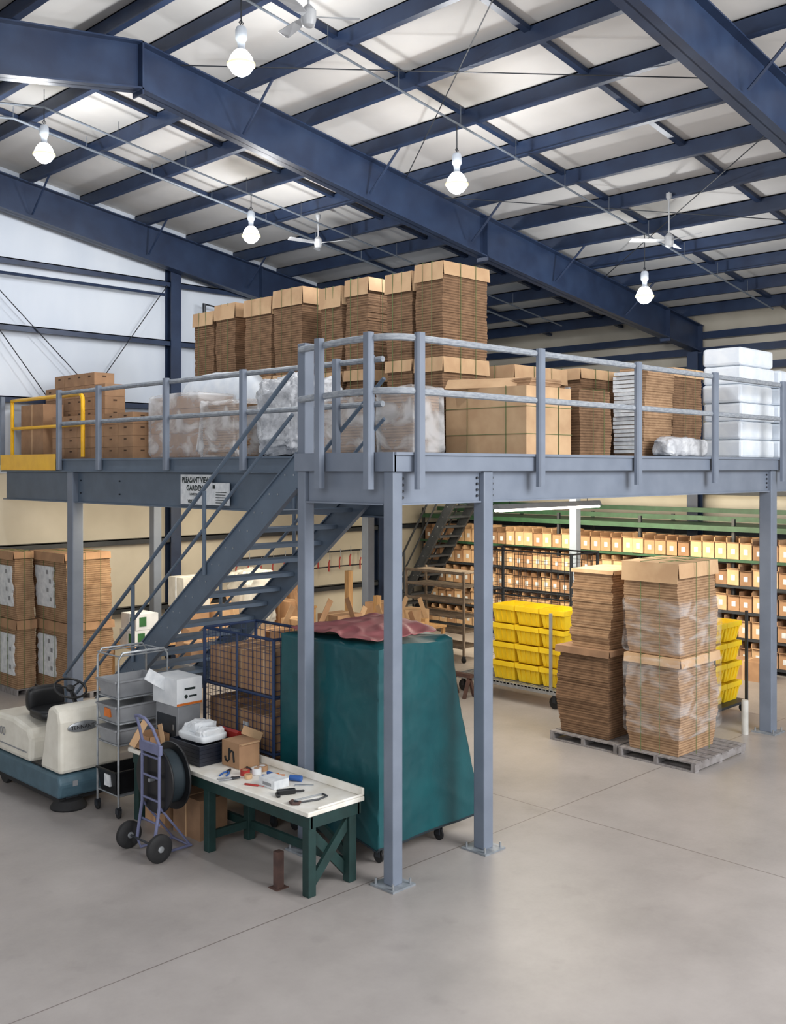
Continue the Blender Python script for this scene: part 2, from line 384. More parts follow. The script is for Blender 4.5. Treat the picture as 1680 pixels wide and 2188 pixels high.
lamp(15.17, 9.2, 6.77, 'small glowing high bay lamp hanging above the right part of the platform')
lamp(6.9, 14.0, 8.4, 'glowing high bay lamp at the far left above the white wall')
lamp(10.6, 14.0, 7.82, 'glowing high bay lamp beyond the rafter, above the left cardboard bundles')

def fan(x, y, z, a0, lab, R=.62):
    t = thing('ceiling_fan', lab, 'ceiling fan', (x,y,z), 'ceiling fans under the roof')
    MB().tube((x,y,z+.08),(x,y,zr(x)-.2),.011,8).lathe((x,y,zr(x)-.32),(0,0,1),[(.02,0),(.045,.04),(.045,.1)],14).build('downrod','fanw',t,True)
    MB().lathe((x,y,z),(0,0,1),[(.03,-.1),(.06,-.08),(.075,-.02),(.075,.06),(.04,.1),(.02,.12)],18).build('motor','fanw',t,True)
    for k in range(3):
        a = a0+k*2*PI/3; d = Vector((math.cos(a),math.sin(a),0)); n = Vector((-d.y,d.x,0))
        c = Vector((x,y,z)); b = MB(); tilt = Vector((0,0,.015))
        pts = [(.07,.02),(.2,.045),(R*.97,.06),(R,.04)]
        vs = []
        for rr, ww in pts: vs += [c+d*rr+n*ww+tilt, c+d*rr-n*ww-tilt]
        vs2 = [v+Vector((0,0,.006)) for v in vs]
        fs = []
        for i in range(3):
            fs += [(2*i,2*i+1,2*i+3,2*i+2),(8+2*i,8+2*i+2,8+2*i+3,8+2*i+1),(2*i,2*i+2,8+2*i+2,8+2*i),(2*i+1,8+2*i+1,8+2*i+3,2*i+3)]
        fs += [(0,8,9,1),(6,7,15,14)]
        b.add(vs+vs2, fs).build('blade','fanw',t)
fan(14.4, 8.3, 7.45, .3, 'white ceiling fan hanging over the right part of the platform')
fan(12.27, 14.2, 8.0, .9, 'white ceiling fan hanging beyond the big rafter, left of centre')
fan(6.36, 7.5, 8.2, 1.4, 'white ceiling fan near the ridge at the top edge of the photo', .5)

# ---------------------------------------------------------------- mezzanine
DK = 4.05
mz = thing('mezzanine_deck', 'blue-grey steel mezzanine deck with edge beams, loaded with cardboard', 'mezzanine', (8.1,6.8,3.34))
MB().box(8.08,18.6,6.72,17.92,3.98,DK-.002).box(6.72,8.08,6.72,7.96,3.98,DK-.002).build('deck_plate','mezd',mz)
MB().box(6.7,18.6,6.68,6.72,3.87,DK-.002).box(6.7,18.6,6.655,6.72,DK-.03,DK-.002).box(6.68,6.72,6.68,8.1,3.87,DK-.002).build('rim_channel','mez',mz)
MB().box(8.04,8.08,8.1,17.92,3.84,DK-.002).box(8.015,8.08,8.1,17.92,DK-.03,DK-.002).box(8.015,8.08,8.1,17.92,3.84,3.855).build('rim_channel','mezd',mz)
def ibeam_x(x0,x1,y,z0,z1,m):
    MB().box(x0,x1,y-.01,y+.01,z0,z1).box(x0,x1,y-.04,y+.08,z0,z0+.016).box(x0,x1,y-.04,y+.08,z1-.016,z1).build('edge_beam',m,mz)
ibeam_x(6.86,8.02,6.79,3.55,3.87,'mez'); ibeam_x(8.18,14.57,6.79,3.55,3.87,'mez'); ibeam_x(14.77,18.6,6.79,3.55,3.87,'mez')
MB().box(6.77,6.79,6.86,7.98,3.55,3.87).box(6.73,6.85,6.86,7.98,3.55,3.566).build('edge_beam','mez',mz)
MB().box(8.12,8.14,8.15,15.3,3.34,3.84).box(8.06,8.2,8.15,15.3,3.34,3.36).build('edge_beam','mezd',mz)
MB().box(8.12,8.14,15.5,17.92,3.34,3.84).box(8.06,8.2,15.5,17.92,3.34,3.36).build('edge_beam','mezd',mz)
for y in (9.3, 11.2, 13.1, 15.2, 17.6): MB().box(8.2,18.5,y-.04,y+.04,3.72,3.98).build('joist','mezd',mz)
def column(lab,x,y,s,ztop,base=.3):
    t = thing('steel_support',lab,'column',(x,y,0),'square steel supports of the platform')
    MB().box(x-s/2,x+s/2,y-s/2,y+s/2,.015,ztop).build('shaft','mez',t,bevel=.012)
    p = MB().box(x-base/2,x+base/2,y-base/2,y+base/2,0,.018).build('base_plate','plate',t)
    for sx in (-1,1):
        for sy in (-1,1): MB().tube((x+sx*base*.38,y+sy*base*.38,.018),(x+sx*base*.38,y+sy*base*.38,.07),.012,6).build('anchor_bolt','silver',p)
column('square steel column under the outer corner of the stair landing, nearest the camera',6.79,6.79,.13,3.87)
column('square column rising past the deck beside the stair top, behind the workbench',6.79,8.05,.125,5.17)
column('square steel column standing right of the teal covered cart',8.1,6.79,.145,3.87,.32)
column('thick square column at the right edge, beside the short white pipe',14.67,6.82,.19,3.87,.36)
column('thick square column at left, in front of the stacked carton bundles',8.12,15.4,.19,3.84,.36)
column('inner column under the platform, left of the far staircase',14.67,15.4,.19,3.72,.36)
column('inner column standing right in front of the green rack',17.6,12.3,.17,3.72)
column('inner column near the warm-toned end wall, seen behind the stair handrail',10.8,17.3,.17,3.72)
for x in (6.9,7.98,8.22,14.52,14.82):
    for z in (3.62,3.68,3.74,3.8): MB().tube((x,6.785,z),(x,6.765,z),.014,8).build('bolt','bolt',mz)
for y in (15.2,15.6,8.4,10.2,14.0):
    for z in (3.5,3.7): MB().tube((8.125,y,z),(8.1,y,z),.012,8).build('bolt','bolt',mz)

gr = thing('guard_railing', 'blue-grey guard railing with two rails along the right edge and stair landing', 'railing', (8,6.62,DK))
RZ = (5.12, 4.62)
def arc(cx,cy,r,a0,a1,n,z): return [(cx+r*math.cos(a0+(a1-a0)*i/n), cy+r*math.sin(a0+(a1-a0)*i/n), z) for i in range(n+1)]
for z,nm in zip(RZ,('top_rail','mid_rail')):
    pts = [(6.66,7.98,z-.03),(6.66,7.3,z)]+arc(6.96,6.96,.3,PI,1.5*PI,8,z)+[(7.4,6.66,z),(10,6.66,z),(14,6.66,z),(18.5,6.66,z)]
    MB().path(pts,.034,8).build(nm,'rail',gr,True)
def post(x,y,ax,z0,z1,par):
    b = MB(); a, t = .048, .03
    poly = [(-a,-t*.3),(-a*.75,-t),(a*.75,-t),(a,-t*.3),(a,t),(-a,t)]
    if ax == 'X': b.prism([(x+u,y+v) for u,v in poly],'Z',z0,z1)
    else: b.prism([(x+v,y+u) for u,v in poly],'Z',z0,z1)
    b.build('post','mez',par)
for x in (6.98,8.85,10.78,12.68,14.74,16.7,18.4): post(x,6.62,'X',3.70,5.17,gr)
for y in (7.65,6.95): post(6.62,y,'Y',3.70,5.17,gr)
gl = thing('guard_railing', 'blue-grey guard railing along the left platform edge above the stairs, beside the yellow gate', 'railing', (8.05,12,DK))
for z,nm in zip(RZ,('top_rail','mid_rail')): MB().path([(8.04,8.2,z),(8.04,12,z),(8.04,15.75,z)],.034,8).build(nm,'rail',gl,True)
for y in (8.36,8.93,10.73,12.53,14.42,15.7): post(7.99,y,'Y',3.87,5.17,gl)

gt = thing('safety_gate', 'bright yellow tubular safety gate at the left end of the platform edge', 'gate', (8.2,16.7,DK))
MB().path([(8.2,15.3,4.08),(8.2,15.3,5.0)]+[(8.2,15.4-.1*math.cos(a),5.0+.1*math.sin(a)) for a in (.5,1.0,1.57)]+[(8.2,16.5,5.1),(8.2,17.86,5.1),(8.2,17.86,4.08)],.034,8).build('frame','yel',gt,True)
MB().tube((8.2,15.3,4.6),(8.2,17.86,4.6),.028,8).build('mid_rail','yel',gt,True)
MB().box(8.0,8.012,15.85,17.9,3.86,4.13).build('kick_plate','yel',gt)
tag(MB().box(8.03,8.1,17.93,17.99,DK-.1,5.17).build('gate_post','mez'),'blue-grey end post at the extreme left beside the yellow gate','post')
def signboard(y0,y1,z0,z1,lab):
    t = thing('sign_board',lab,'sign',(8.1,(y0+y1)/2,z0))
    MB().box(8.045,8.058,y0,y1,z0,z1).build('panel','paper',t); return t
sg = signboard(11.5,12.24,3.40,3.81,'white sign board with dark lettering on the left beam, the larger of the pair')
ym = 11.87
text('PLEASANT VIEW',.105,(8.043,ym,3.70),'-X','ink',sg,sx=.86,bold=.003); text('GARDENS',.105,(8.043,ym,3.59),'-X','ink',sg,sx=.95,bold=.003)
text('LOUDON, NH',.045,(8.043,ym,3.525),'-X','ink',sg,bold=.001); text('VISIT',.065,(8.043,ym+.12,3.42),'-X','ink',sg,bold=.002)
s2 = signboard(11.1,11.49,3.40,3.70,'small white notice with a dark square mark, right of the lettered sign')
q = MB().box(8.041,8.044,11.42,11.47,3.62,3.67)
for i in range(5): q.box(8.041,8.044,11.16+.02*(i%2),11.4,3.43+.035*i,3.44+.035*i)
q.build('print','ink',s2)

# stairs
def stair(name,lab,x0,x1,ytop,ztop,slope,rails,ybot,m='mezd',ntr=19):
    t = thing(name,lab,'stairs',((x0+x1)/2,(ytop+ybot)/2,0))
    nos = lambda y: ztop-slope*(y-ytop)
    for xa in (x0,x1-.05):
        poly = [(ytop,nos(ytop)+.02),(ytop,nos(ytop)-.37),(ytop+(ztop-.37)/slope,0),(ytop+(ztop+.02)/slope,0)]
        b = MB().prism(poly,'X',xa+.02,xa+.035)
        p1 = (xa+.025,poly[0][0],poly[0][1]); p2 = (xa+.025,poly[3][0],poly[3][1])
        b.beam((p1[0],p1[1],p1[2]-.01),(p2[0],p2[1],p2[2]+.005),.06,.014); b.beam((xa+.025,poly[1][0],poly[1][1]+.01),(xa+.025,poly[2][0],poly[2][1]+.01),.06,.014)
        b.build('stringer',m,t)
    for i in range(1,ntr+1):
        z = ztop-i*ztop/(ntr+1); y = ytop+(ztop-z)/slope
        tr_ = MB().box(x0+.04,x1-.04,y-.26,y+.0,z-.045,z-.0).build('tread',m,t)
        b = MB()
        for xa in (x0+.01,x1-.045):
            for yy in (y-.2,y-.06): b.tube((xa+.018,yy,z-.02),(xa+.004,yy,z-.02),.011,6)
        b.build('rivets','plate',tr_)
    for xa in rails:
        yb = ybot
        MB().path([(xa,ytop+.05,nos(ytop)+.85),(xa,yb,nos(yb)+.85)],.024,8).build('handrail',m,t,True)
        MB().path([(xa,ytop+.05,nos(ytop)+.4),(xa,yb-.35,nos(yb-.35)+.4)],.02,8).build('mid_rail',m,t,True)
        for yy in (ytop+1.62,ytop+3.15,yb-.05):
            if yy < yb: MB().tube((xa,yy,max(0,nos(yy)-.1)),(xa,yy,nos(yy)+.85),.024,8).build('baluster',m,t,True)
    return t
stair('staircase','blue-grey steel staircase with open treads climbing to the platform landing',6.72,8.02,8.12,DK,.777,(6.715,8.03),13.05)
stair('staircase','far dark staircase standing against the back beside the green rack',17.4,18.2,15.4,3.5,1.5,(17.4,18.2),17.55,'dark',14)

# ---------------------------------------------------------------- cardboard bundles
def bundle(lab, x0,x1,y0,y1,z0,z1, group=None, mat='lay', cap='tan', seed=0, jit=.004, lean=0, flap=.16, twine=True, panel=None, layer=.02, bulge=.016, film=None, name='cardboard_bundle', leany=None):
    rnd = random.Random(seed+int(x0*100)+int(y0*37))
    if leany is None: leany = lean*.5
    t = thing(name,lab,'cardboard',((x0+x1)/2,(y0+y1)/2,z0),group)
    b = MB(); n = max(4,int((z1-z0)/layer)); ins = .012+bulge
    wx = wy = 0
    for i in range(n):
        a = z0+(z1-z0)*i/n; c = z0+(z1-z0)*(i+1)/n; f = (i+.5)/n
        bl = bulge*math.sin(f*PI*1.0)
        wx = wx*.9+rnd.uniform(-jit,jit); wy = wy*.9+rnd.uniform(-jit,jit)
        jx = wx+lean*f; jy = wy+leany*f
        e = rnd.uniform(-.003,.003)
        b.box(x0+ins-bl+jx+e,x1-ins+bl+jx-e,y0+ins-bl+jy+e,y1-ins+bl+jy-e,a,c-.0008)
    b.build('sheets',mat,t)
    lx, ly = lean, leany
    if cap:
        k = MB(); k.box(x0+lx,x1+lx,y0+ly,y1+ly,z1,z1+.012)
        fl = flap*rnd.uniform(.75,1.25)
        k.prism([(x0+lx,z1+.012),(x0+lx-.006,z1+.012),(x0+lx-.020,z1-fl),(x0+lx-.014,z1-fl)],'Y',y0+ly,y1+ly)
        f2 = fl*rnd.uniform(.7,1.1)
        k.prism([(y0+ly,z1+.012),(y0+ly-.006,z1+.012),(y0+ly-.020,z1-f2),(y0+ly-.014,z1-f2)],'X',x0+lx,x1+lx)
        k.build('cover_sheet',cap,t)
    if twine:
        k = MB(); r = .003
        for f in (.35,.68):
            yy = y0+(y1-y0)*f; xx = x0+(x1-x0)*f
            k.box(x0-.026,x0-.020,yy-r,yy+r,z0,z1+.02); k.box(x0-.026,x1,yy-r,yy+r,z1+.012,z1+.018)
            k.box(xx-r,xx+r,y0-.026,y0-.020,z0,z1+.02); k.box(xx-r,xx+r,y0-.026,y1,z1+.012,z1+.018)
        k.build('twine','twine',t)
    if panel:
        k = MB(); ya, yb2 = y0+(y1-y0)*panel[0], y0+(y1-y0)*panel[1]
        n2 = 12
        zA, zB = z0+(z1-z0)*.2, z0+(z1-z0)*.80
        vs = []
        for i in range(n2+1):
            o1, o2 = rnd.uniform(-.03,.03), rnd.uniform(-.04,.04); z = zA+(zB-zA)*i/n2
            fx_ = lean*(z-z0)/(z1-z0); fy_ = leany*(z-z0)/(z1-z0)
            for xx in (x0-.016+fx_,x0+.02+fx_): vs += [(xx,ya+o1+fy_,z),(xx,yb2+o2+fy_,z)]
        fs = []
        for i in range(n2):
            a = 4*i; fs += [(a,a+1,a+5,a+4),(a+2,a+6,a+7,a+3),(a,a+4,a+6,a+2),(a+1,a+3,a+7,a+5)]
        fs += [(0,2,3,1),(4*n2,4*n2+1,4*n2+3,4*n2+2)]
        k.add(vs,fs).build('printed_panel','paper',t)
        q = MB()
        for i in range(4):
            z = zA+(zB-zA)*(.15+.22*i); fx_ = lean*(z-z0)/(z1-z0); q.box(x0-.0195+fx_,x0-.015+fx_,ya+.08+.1*(i%2),ya+.15+.1*(i%2),z,z+.07)
        q.build('print','greyp',t)
    if film:
        MB().blob(x0-.045,x1+.03,y0-.045,y1+.03,z0+.02+film[0],z0+film[1],amp=.022,freq=3.5,e=.12,seed=seed,nu=90,nv=40,ridge=.010).build('stretch_film','film',t,True)
    return t

G = 'tall tied bundles of flat cartons on the platform'
def tall(lab, x0,x1,y0,y1,zt,split,seed):
    ln = ((seed*37)%7-3)*.006
    bundle(lab+', upper tier', x0,x1,y0,y1,split+.02,zt-.012,G,seed=seed,bulge=.012,flap=.24,lean=ln,leany=0,jit=.005)
    bundle(lab+', lower tier', x0,x1,y0,y1,DK+.004,split,G,mat='lay',seed=seed+3,bulge=.012,jit=.005)
tall('tied brown carton bundle of the tallest stack, left half',9.6,10.5,9.25,9.74,6.46,5.3,1)
tall('tied brown carton bundle of the tallest stack, right half',9.6,10.5,8.71,9.205,6.52,5.3,2)
tall('tied carton bundle second from the tallest stack, nearer half',9.72,10.5,10.22,10.69,6.53,5.25,3)
tall('tied carton bundle second from the tallest stack, farther half',9.72,10.5,10.74,11.21,6.47,5.25,4)
tall('tied carton bundle third from the tallest stack, nearer half',9.82,10.6,11.72,12.41,6.60,5.3,5)
tall('tied carton bundle third from the tallest stack, farther half',9.82,10.6,12.465,13.16,6.54,5.3,6)
tall('tied carton bundle leftmost of the high row, nearer half',9.92,10.7,13.5,14.06,6.57,5.4,7)
tall('tied carton bundle leftmost of the high row, farther half',9.92,10.7,14.12,14.70,6.50,5.4,8)

def wrapped(lab,x0,x1,y0,y1,z0,z1,body='kraft',film='film2',seed=0,amp=.03,name='wrapped_pallet_load',ridge=.014):
    t = thing(name,lab,'wrapped load',((x0+x1)/2,(y0+y1)/2,z0))
    b = MB(); n = max(2,int((z1-z0)/(.16 if body=='kraft' else .025))); rnd = random.Random(seed)
    for i in range(n):
        a = z0+(z1-z0)*i/n; c = z0+(z1-z0)*(i+1)/n; j = rnd.uniform(-.006,.006)
        if body == 'kraft':
            ym = y0+(y1-y0)*rnd.uniform(.4,.6)
            b.box(x0+.06+j,x1-.06,y0+.06+j,ym-.003,a,c-.003); b.box(x0+.06+j,x1-.06,ym+.003,y1-.06+j,a,c-.003)
        else: b.box(x0+.06+j,x1-.06+j,y0+.06+j,y1-.06+j,a,c-.001)
    b.build('cartons' if body == 'kraft' else 'sheets',body,t)
    MB().blob(x0,x1,y0,y1,z0,z1+.04,amp=amp,freq=3.5,e=.16,seed=seed,nu=90,nv=40,ridge=ridge).build('stretch_film',film,t,True)
    return t
wrapped('film-wrapped brown load behind the left railing, beside the heap of crumpled plastic',8.6,9.3,12.6,14.05,DK,4.98,seed=1)
def crump(lab,x0,x1,y0,y1,z0,z1,seed,amp=.1,e=.5,mat='plas',name='crumpled_plastic_wrap',ridge=.05,freq=4):
    return tag(MB().blob(x0,x1,y0,y1,z0,z1,amp=amp,freq=freq,e=e,seed=seed,nu=110,nv=56,ridge=ridge).build(name,mat,smooth=True,ang=60),lab,'plastic')
wrapped('low load under clear crumpled plastic behind the left railing',8.5,9.2,11.48,12.5,DK,4.8,'lay2','film2',9,.09,'plastic_covered_load',.06)
crump('tall silvery bubble wrap heap behind the stair handrail',8.6,9.4,10.3,11.33,DK,5.12,5,.08,.4,ridge=.05,freq=5)
crump('rounded white plastic roll leaning behind the wrapped load at left',9.4,9.82,12.3,14.5,DK,5.42,8,.02,.6,'foam','plastic_roll',0)
wrapped('film-wrapped flat load between the bubble wrap and the stair landing',8.6,9.3,9.0,10.1,DK,4.75,'lay2','film2',6,.04)
wrapped('film-wrapped pallet of flat sheets behind the corner railing posts',8.6,9.15,8.25,8.92,DK,4.83,'lay2','film2',4,.03)
t = thing('large_carton','large tan carton with raised flap at right of the stair landing','carton',(9.9,7.9,DK))
MB().box(9.48,10.36,7.3,8.55,DK,4.86).build('body','tan',t)
MB().beam((9.48,8.0,4.86),(9.6,8.05,4.98),.9,.01,(0,0,1)).build('flap','tan',t)
k = MB()
for y in (7.6,8.2): k.box(9.472,9.478,y-.003,y+.003,DK,4.87)
for z in (4.3,4.62): k.box(9.472,9.478,7.29,8.56,z-.003,z+.003); k.box(9.47,10.37,7.290,7.296,z-.003,z+.003)
for x in (9.75,10.1): k.box(x-.003,x+.003,7.290,7.296,DK,4.87)
k.build('twine','twine',t)
bundle('flat cartons lying on top of the large tan carton',9.66,10.3,7.4,8.2,4.875,4.97,cap=None,twine=False,seed=31,jit=.02,mat='lay2')
bundle('dark brown carton bundle right of the large tan carton',10.62,11.35,7.35,8.15,DK,4.88,seed=11,cap=None)
bundle('carton bundle behind the large tan carton, taller',10.9,12.1,8.6,9.5,DK,5.28,seed=12)
bundle('carton bundle behind and right of the large tan carton with white label',12.3,13.3,8.5,9.4,DK,5.32,seed=13,panel=(.22,.82))
t = bundle('leaning pile of white and brown sheets right of centre on the platform',12.0,12.75,7.3,7.78,DK,5.24,seed=14,jit=.016,cap=None,twine=False,layer=.05,mat='lay2',name='sheet_pile')
k = MB(); rnd = random.Random(4)
for i in range(20):
    z = 4.1+i*.055; o = rnd.uniform(-.03,.03); k.box(11.97+o,12.05,7.38+o,7.74+o,z,z+.045)
k.build('white_sheets','paper',t)
bundle('carton bundle beside the white foam stack',12.95,13.8,7.4,8.2,DK,5.3,seed=15)
crump('low plastic-wrapped parcel behind the right railing',12.0,13.0,6.86,7.2,DK,4.3,12,.04,.4,'plas','wrapped_parcel',.02)
for ci,(fx0,fx1,fy0,fy1,n,lb) in enumerate(((14.2,15.3,7.0,7.62,6,'left white foam stack at the right end of the platform'),(15.4,16.5,6.95,7.6,5,'shorter white foam stack at the right edge of the photo'))):
    hh = .272
    ords = ['lowest','second','third','fourth','fifth','topmost'] if n == 6 else ['lowest','second','third','fourth','topmost']
    for i in range(n):
        o = random.uniform(-.03,.03)
        tag(MB().box(fx0+o,fx1+o-.05*(i%2),fy0,fy1,DK+i*hh,DK+(i+1)*hh-.006).build('foam_block','foam',bevel=.04), f'{ords[i]} block of the {lb}','foam block','white foam blocks on the platform')
def handled(name,sx,sy,sz,mat='kraft'):
    b = MB().box(-sx/2,sx/2,-sy/2,sy/2,0,sz); b.m(1).box(-sx/2-.002,-sx/2+.01,-.04,.04,sz*.64,sz*.77); b.box(-.035,.035,-sy/2-.002,-sy/2+.01,sz*.64,sz*.77)
    return b.build(name,[mat,'hole'],org=(0,0,0))
h0 = None
for i in range(6):
    for j in range(7):
        p = (9.05, 15.94+.36*i, DK+j*.215)
        if j == 6 and i in (0,5): continue
        if h0 is None:
            h0 = handled('handled_carton',.38,.352,.211); h0.location = p
            tag(h0,'brown carton with hand holes in the tall block at the far left','carton','brown cartons with hand holes, tall block')
        else: dup(h0,p)
h1 = None
for i in range(6):
    for j in range(4):
        p = (8.6, 14.36+.44*i, DK+j*.182)
        if h1 is None:
            h1 = handled('handled_carton',.36,.43,.178,'kraft'); h1.location = p
            tag(h1,'brown carton with hand holes in the low block behind the gate','carton','brown cartons with hand holes, low block')
        else: dup(h1,p)
t = thing('tall_carton','taller tan carton behind the left end of the yellow gate','carton',(8.5,17.45,DK))
MB().box(8.36,8.74,17.0,17.85,DK,5.02).build('body','kraft',t); MB().box(8.355,8.745,17.4,17.45,DK,5.024).build('tape_strip','tan',t)

# ---------------------------------------------------------------- left ground bundles
GB = 'stacked carton bundles behind the left column'
for (xa,xb,ya,yb,pos,pn,ln) in ((8.29,9.14,15.95,17.2,'right stack behind the left column',(.36,.86),-.05),(7.86,8.22,16.95,17.8,'left stack at the edge of the photo',(.12,.85),-.04)):
    pl = thing('pallet',f'low wooden pallet under the {pos}','pallet',((xa+xb)/2,(ya+yb)/2,0))
    MB().box(xa,xb,ya,yb,.09,.108).build('deck_boards','wood2',pl)
    for f in (.0,.46,.92): MB().box(xa+(xb-xa)*f,xa+(xb-xa)*(f+.08),ya,yb,0,.09).build('stringer','wood2',pl)
    bundle(f'lower carton bundle with white panels, {pos}',xa,xb,ya,yb,.11,1.27,GB,seed=21,cap='kraft',panel=pn,mat='lay2',jit=.005)
    bundle(f'upper carton bundle with white panels, {pos}',xa,xb,ya,yb,1.29,2.45,GB,seed=22,cap='kraft',panel=pn,lean=ln,leany=.04,mat='lay2',jit=.005)

def pallet(lab,x0,x1,y0,y1):
    pl = thing('pallet',lab,'pallet',((x0+x1)/2,(y0+y1)/2,0))
    for f in (0,.475,.95): MB().box(x0,x1,y0+(y1-y0)*f,y0+(y1-y0)*(f+.05),.02,.105).build('stringer','wood2',pl)
    n = 8
    for i in range(n): a = x0+(x1-x0)*i/n; MB().box(a+.008,a+(x1-x0)/n-.02,y0-.01,y1+.01,.105,.125).build('deck_board','wood2',pl)
    for f in (.0,.45,.9): a = x0+(x1-x0)*f; MB().box(a,a+.1,y0-.005,y1+.005,0,.02).build('bottom_board','wood2',pl)
pallet('weathered grey pallet under the film-wrapped stack',12.0,13.4,6.55,7.68)
pallet('weathered grey pallet under the unwrapped sagging stack',12.05,13.2,7.74,8.85)
bundle('upper tan-capped carton bundle of the film-wrapped stack',12.05,13.1,6.78,7.62,1.42,2.64,seed=41,mat='lay2',flap=.22,film=(0,.75),bulge=.03,jit=.007,lean=-.02,leany=.02)
bundle('lower carton bundle of the film-wrapped stack on the right pallet',12.05,13.1,6.78,7.62,.128,1.4,seed=42,mat='lay2',flap=.1,film=(.2,1.27),bulge=.05,jit=.007)
bundle('lower sagging carton pile on the pallet left of the film-wrapped stack',12.1,13.0,7.88,8.78,.128,1.36,seed=43,mat='lay',twine=False,jit=.009,bulge=.05,lean=-.03,cap='brown',flap=.08,leany=-.01)
bundle('upper loose carton pile on the pallet left of the film-wrapped stack',12.15,13.0,7.92,8.62,1.375,2.46,seed=44,mat='lay2',twine=False,jit=.014,cap='tan',flap=.05,bulge=.03,lean=.04,leany=-.04)

# ---------------------------------------------------------------- workbench
wbn = thing('workbench','dark green timber workbench with worn white top in the foreground','workbench',(6.35,8.65,0))
MB().box(6.0,6.7,7.08,10.18,.745,.79).build('top','bench',wbn,bevel=.008)
MB().box(6.672,6.7,7.08,10.18,.79,.87).box(6.12,6.7,7.08,7.1,.79,.815).build('backsplash','bench',wbn,bevel=.01)
s = MB().box(6.03,6.07,7.1,10.12,.63,.745).box(6.63,6.67,7.1,10.12,.63,.745)
for y in (7.1,8.65,10.08): s.box(6.05,6.65,y,y+.04,.63,.745)
s.build('apron','grn',wbn)
for y in (7.16,8.72,10.06):
    for x in (6.08,6.58): MB().box(x-.045,x+.045,y-.045,y+.045,0,.63).build('leg','grn',wbn,bevel=.005)
MB().beam((6.08,7.16,.08),(6.58,7.16,.6),.035,.09).build('cross_brace','grn',wbn); MB().beam((6.58,7.2,.08),(6.08,7.2,.6),.035,.09).build('cross_brace','grn',wbn)
MB().beam((6.58,7.2,.25),(6.58,8.0,.62),.035,.08).build('stretcher','grn',wbn); MB().box(6.06,6.6,8.7,8.74,.12,.2).build('stretcher','grn',wbn); MB().box(6.56,6.6,7.2,10.05,.12,.2).build('stretcher','grn',wbn)
ZT = .792
def onb(lab,cat,name,mb,mats,smooth=False,bevel=0,group=None): return tag(mb.build(name,mats,smooth=smooth,bevel=bevel),lab,cat,group)
lbls = ['lowest','second','third','fourth','topmost']
for i in range(5):
    z = ZT+i*.042; b = MB()
    b.box(6.14,6.56,8.98,9.5,z,z+.008)
    for (a,bb,c,d2) in ((6.12,6.14,8.96,9.52),(6.56,6.58,8.96,9.52),(6.14,6.56,8.96,8.98),(6.14,6.56,9.5,9.52)): b.box(a,bb,c,d2,z,z+.04)
    onb(f'{lbls[i]} dark blue plastic tray of the stack on the workbench','tray','plastic_tray',b,'crate',group='dark trays on the workbench')
b = MB()
b.blob(6.17,6.54,9.0,9.48,ZT+.21,ZT+.29,amp=.02,freq=6,e=.3,seed=2,nu=48,nv=16)
for (xa,ya,zz) in ((6.2,9.02,.29),(6.24,9.18,.32),(6.22,9.31,.30)):
    b.blob(xa,xa+.27,ya,ya+.15,ZT+zz-.05,ZT+zz+.06,amp=.03,freq=10,e=.45,seed=zz*50,nu=36,nv=16,ridge=.015)
onb('pile of folded white packing sheets heaped on the dark trays','packing','packing_sheets',b,'white',smooth=True)
t = thing('printed_carton','open brown carton with a large black emblem, beside the dark trays','carton',(6.5,8.75,ZT))
MB().box(6.36,6.62,8.6,8.9,ZT,ZT+.26).build('body','kraft',t)
MB().beam((6.62,8.75,ZT+.26),(6.66,8.75,ZT+.34),.28,.006,(0,1,0)).build('flap','tan',t); MB().box(6.37,6.61,8.57,8.6,ZT+.25,ZT+.255).build('flap','tan',t)
k = MB()
k.path([(6.356,8.84,ZT+.10),(6.356,8.83,ZT+.065),(6.356,8.80,ZT+.05),(6.356,8.77,ZT+.075),(6.356,8.765,ZT+.19)],.012,6)
k.path([(6.356,8.765,ZT+.14),(6.356,8.74,ZT+.17),(6.356,8.70,ZT+.165),(6.356,8.685,ZT+.06)],.012,6)
k.build('emblem','blackink',t)
onb('dull red box behind the printed carton on the workbench','box','small_box',MB().prism([(6.59,ZT),(6.66,ZT),(6.66,ZT+.27),(6.62,ZT+.29),(6.59,ZT+.27)],'Y',8.95,9.3),'redp')
t = thing('open_carton','open brown carton at the far end of the workbench','carton',(6.16,9.95,ZT))
b = MB().box(6.03,6.29,9.78,10.1,ZT,ZT+.01)
for a in ((6.03,6.036,9.78,10.1),(6.284,6.29,9.78,10.1),(6.03,6.29,9.78,9.786),(6.03,6.29,10.094,10.1)): b.box(*a,ZT,ZT+.17)
b.build('body','kraft',t); MB().beam((6.03,9.94,ZT+.17),(5.96,9.94,ZT+.22),.3,.006,(0,1,0)).build('flap','tan',t); MB().beam((6.16,9.78,ZT+.17),(6.16,9.70,ZT+.2),.24,.006,(1,0,0)).build('flap','tan',t)
t = thing('parts_cabinet','dark grey metal cabinet standing on the far end of the workbench','cabinet',(6.48,9.9,ZT))
MB().box(6.33,6.62,9.68,10.13,ZT,1.27).build('body','greyp',t,bevel=.006); dr = MB().box(6.318,6.33,9.72,10.09,ZT+.06,1.15).build('door','dark',t)
MB().box(6.31,6.318,9.74,9.76,1.0,1.06).build('handle','silver',dr)
t = thing('white_carton','white carton with small print on top of the grey cabinet','carton',(6.45,9.9,1.272))
MB().box(6.3,6.63,9.66,10.14,1.272,1.57).build('body','white',t); MB().beam((6.3,9.9,1.57),(6.23,9.9,1.46),.46,.005,(0,1,0)).build('flap','paper',t)
k = MB().lathe((6.42,9.6585,1.37),(0,1,0),[(.022,-.001),(.022,0.0005)],16).box(6.46,6.56,9.6575,9.66,1.36,1.38).box(6.40,6.54,9.6575,9.66,1.44,1.465)
k.build('print','ink',t)
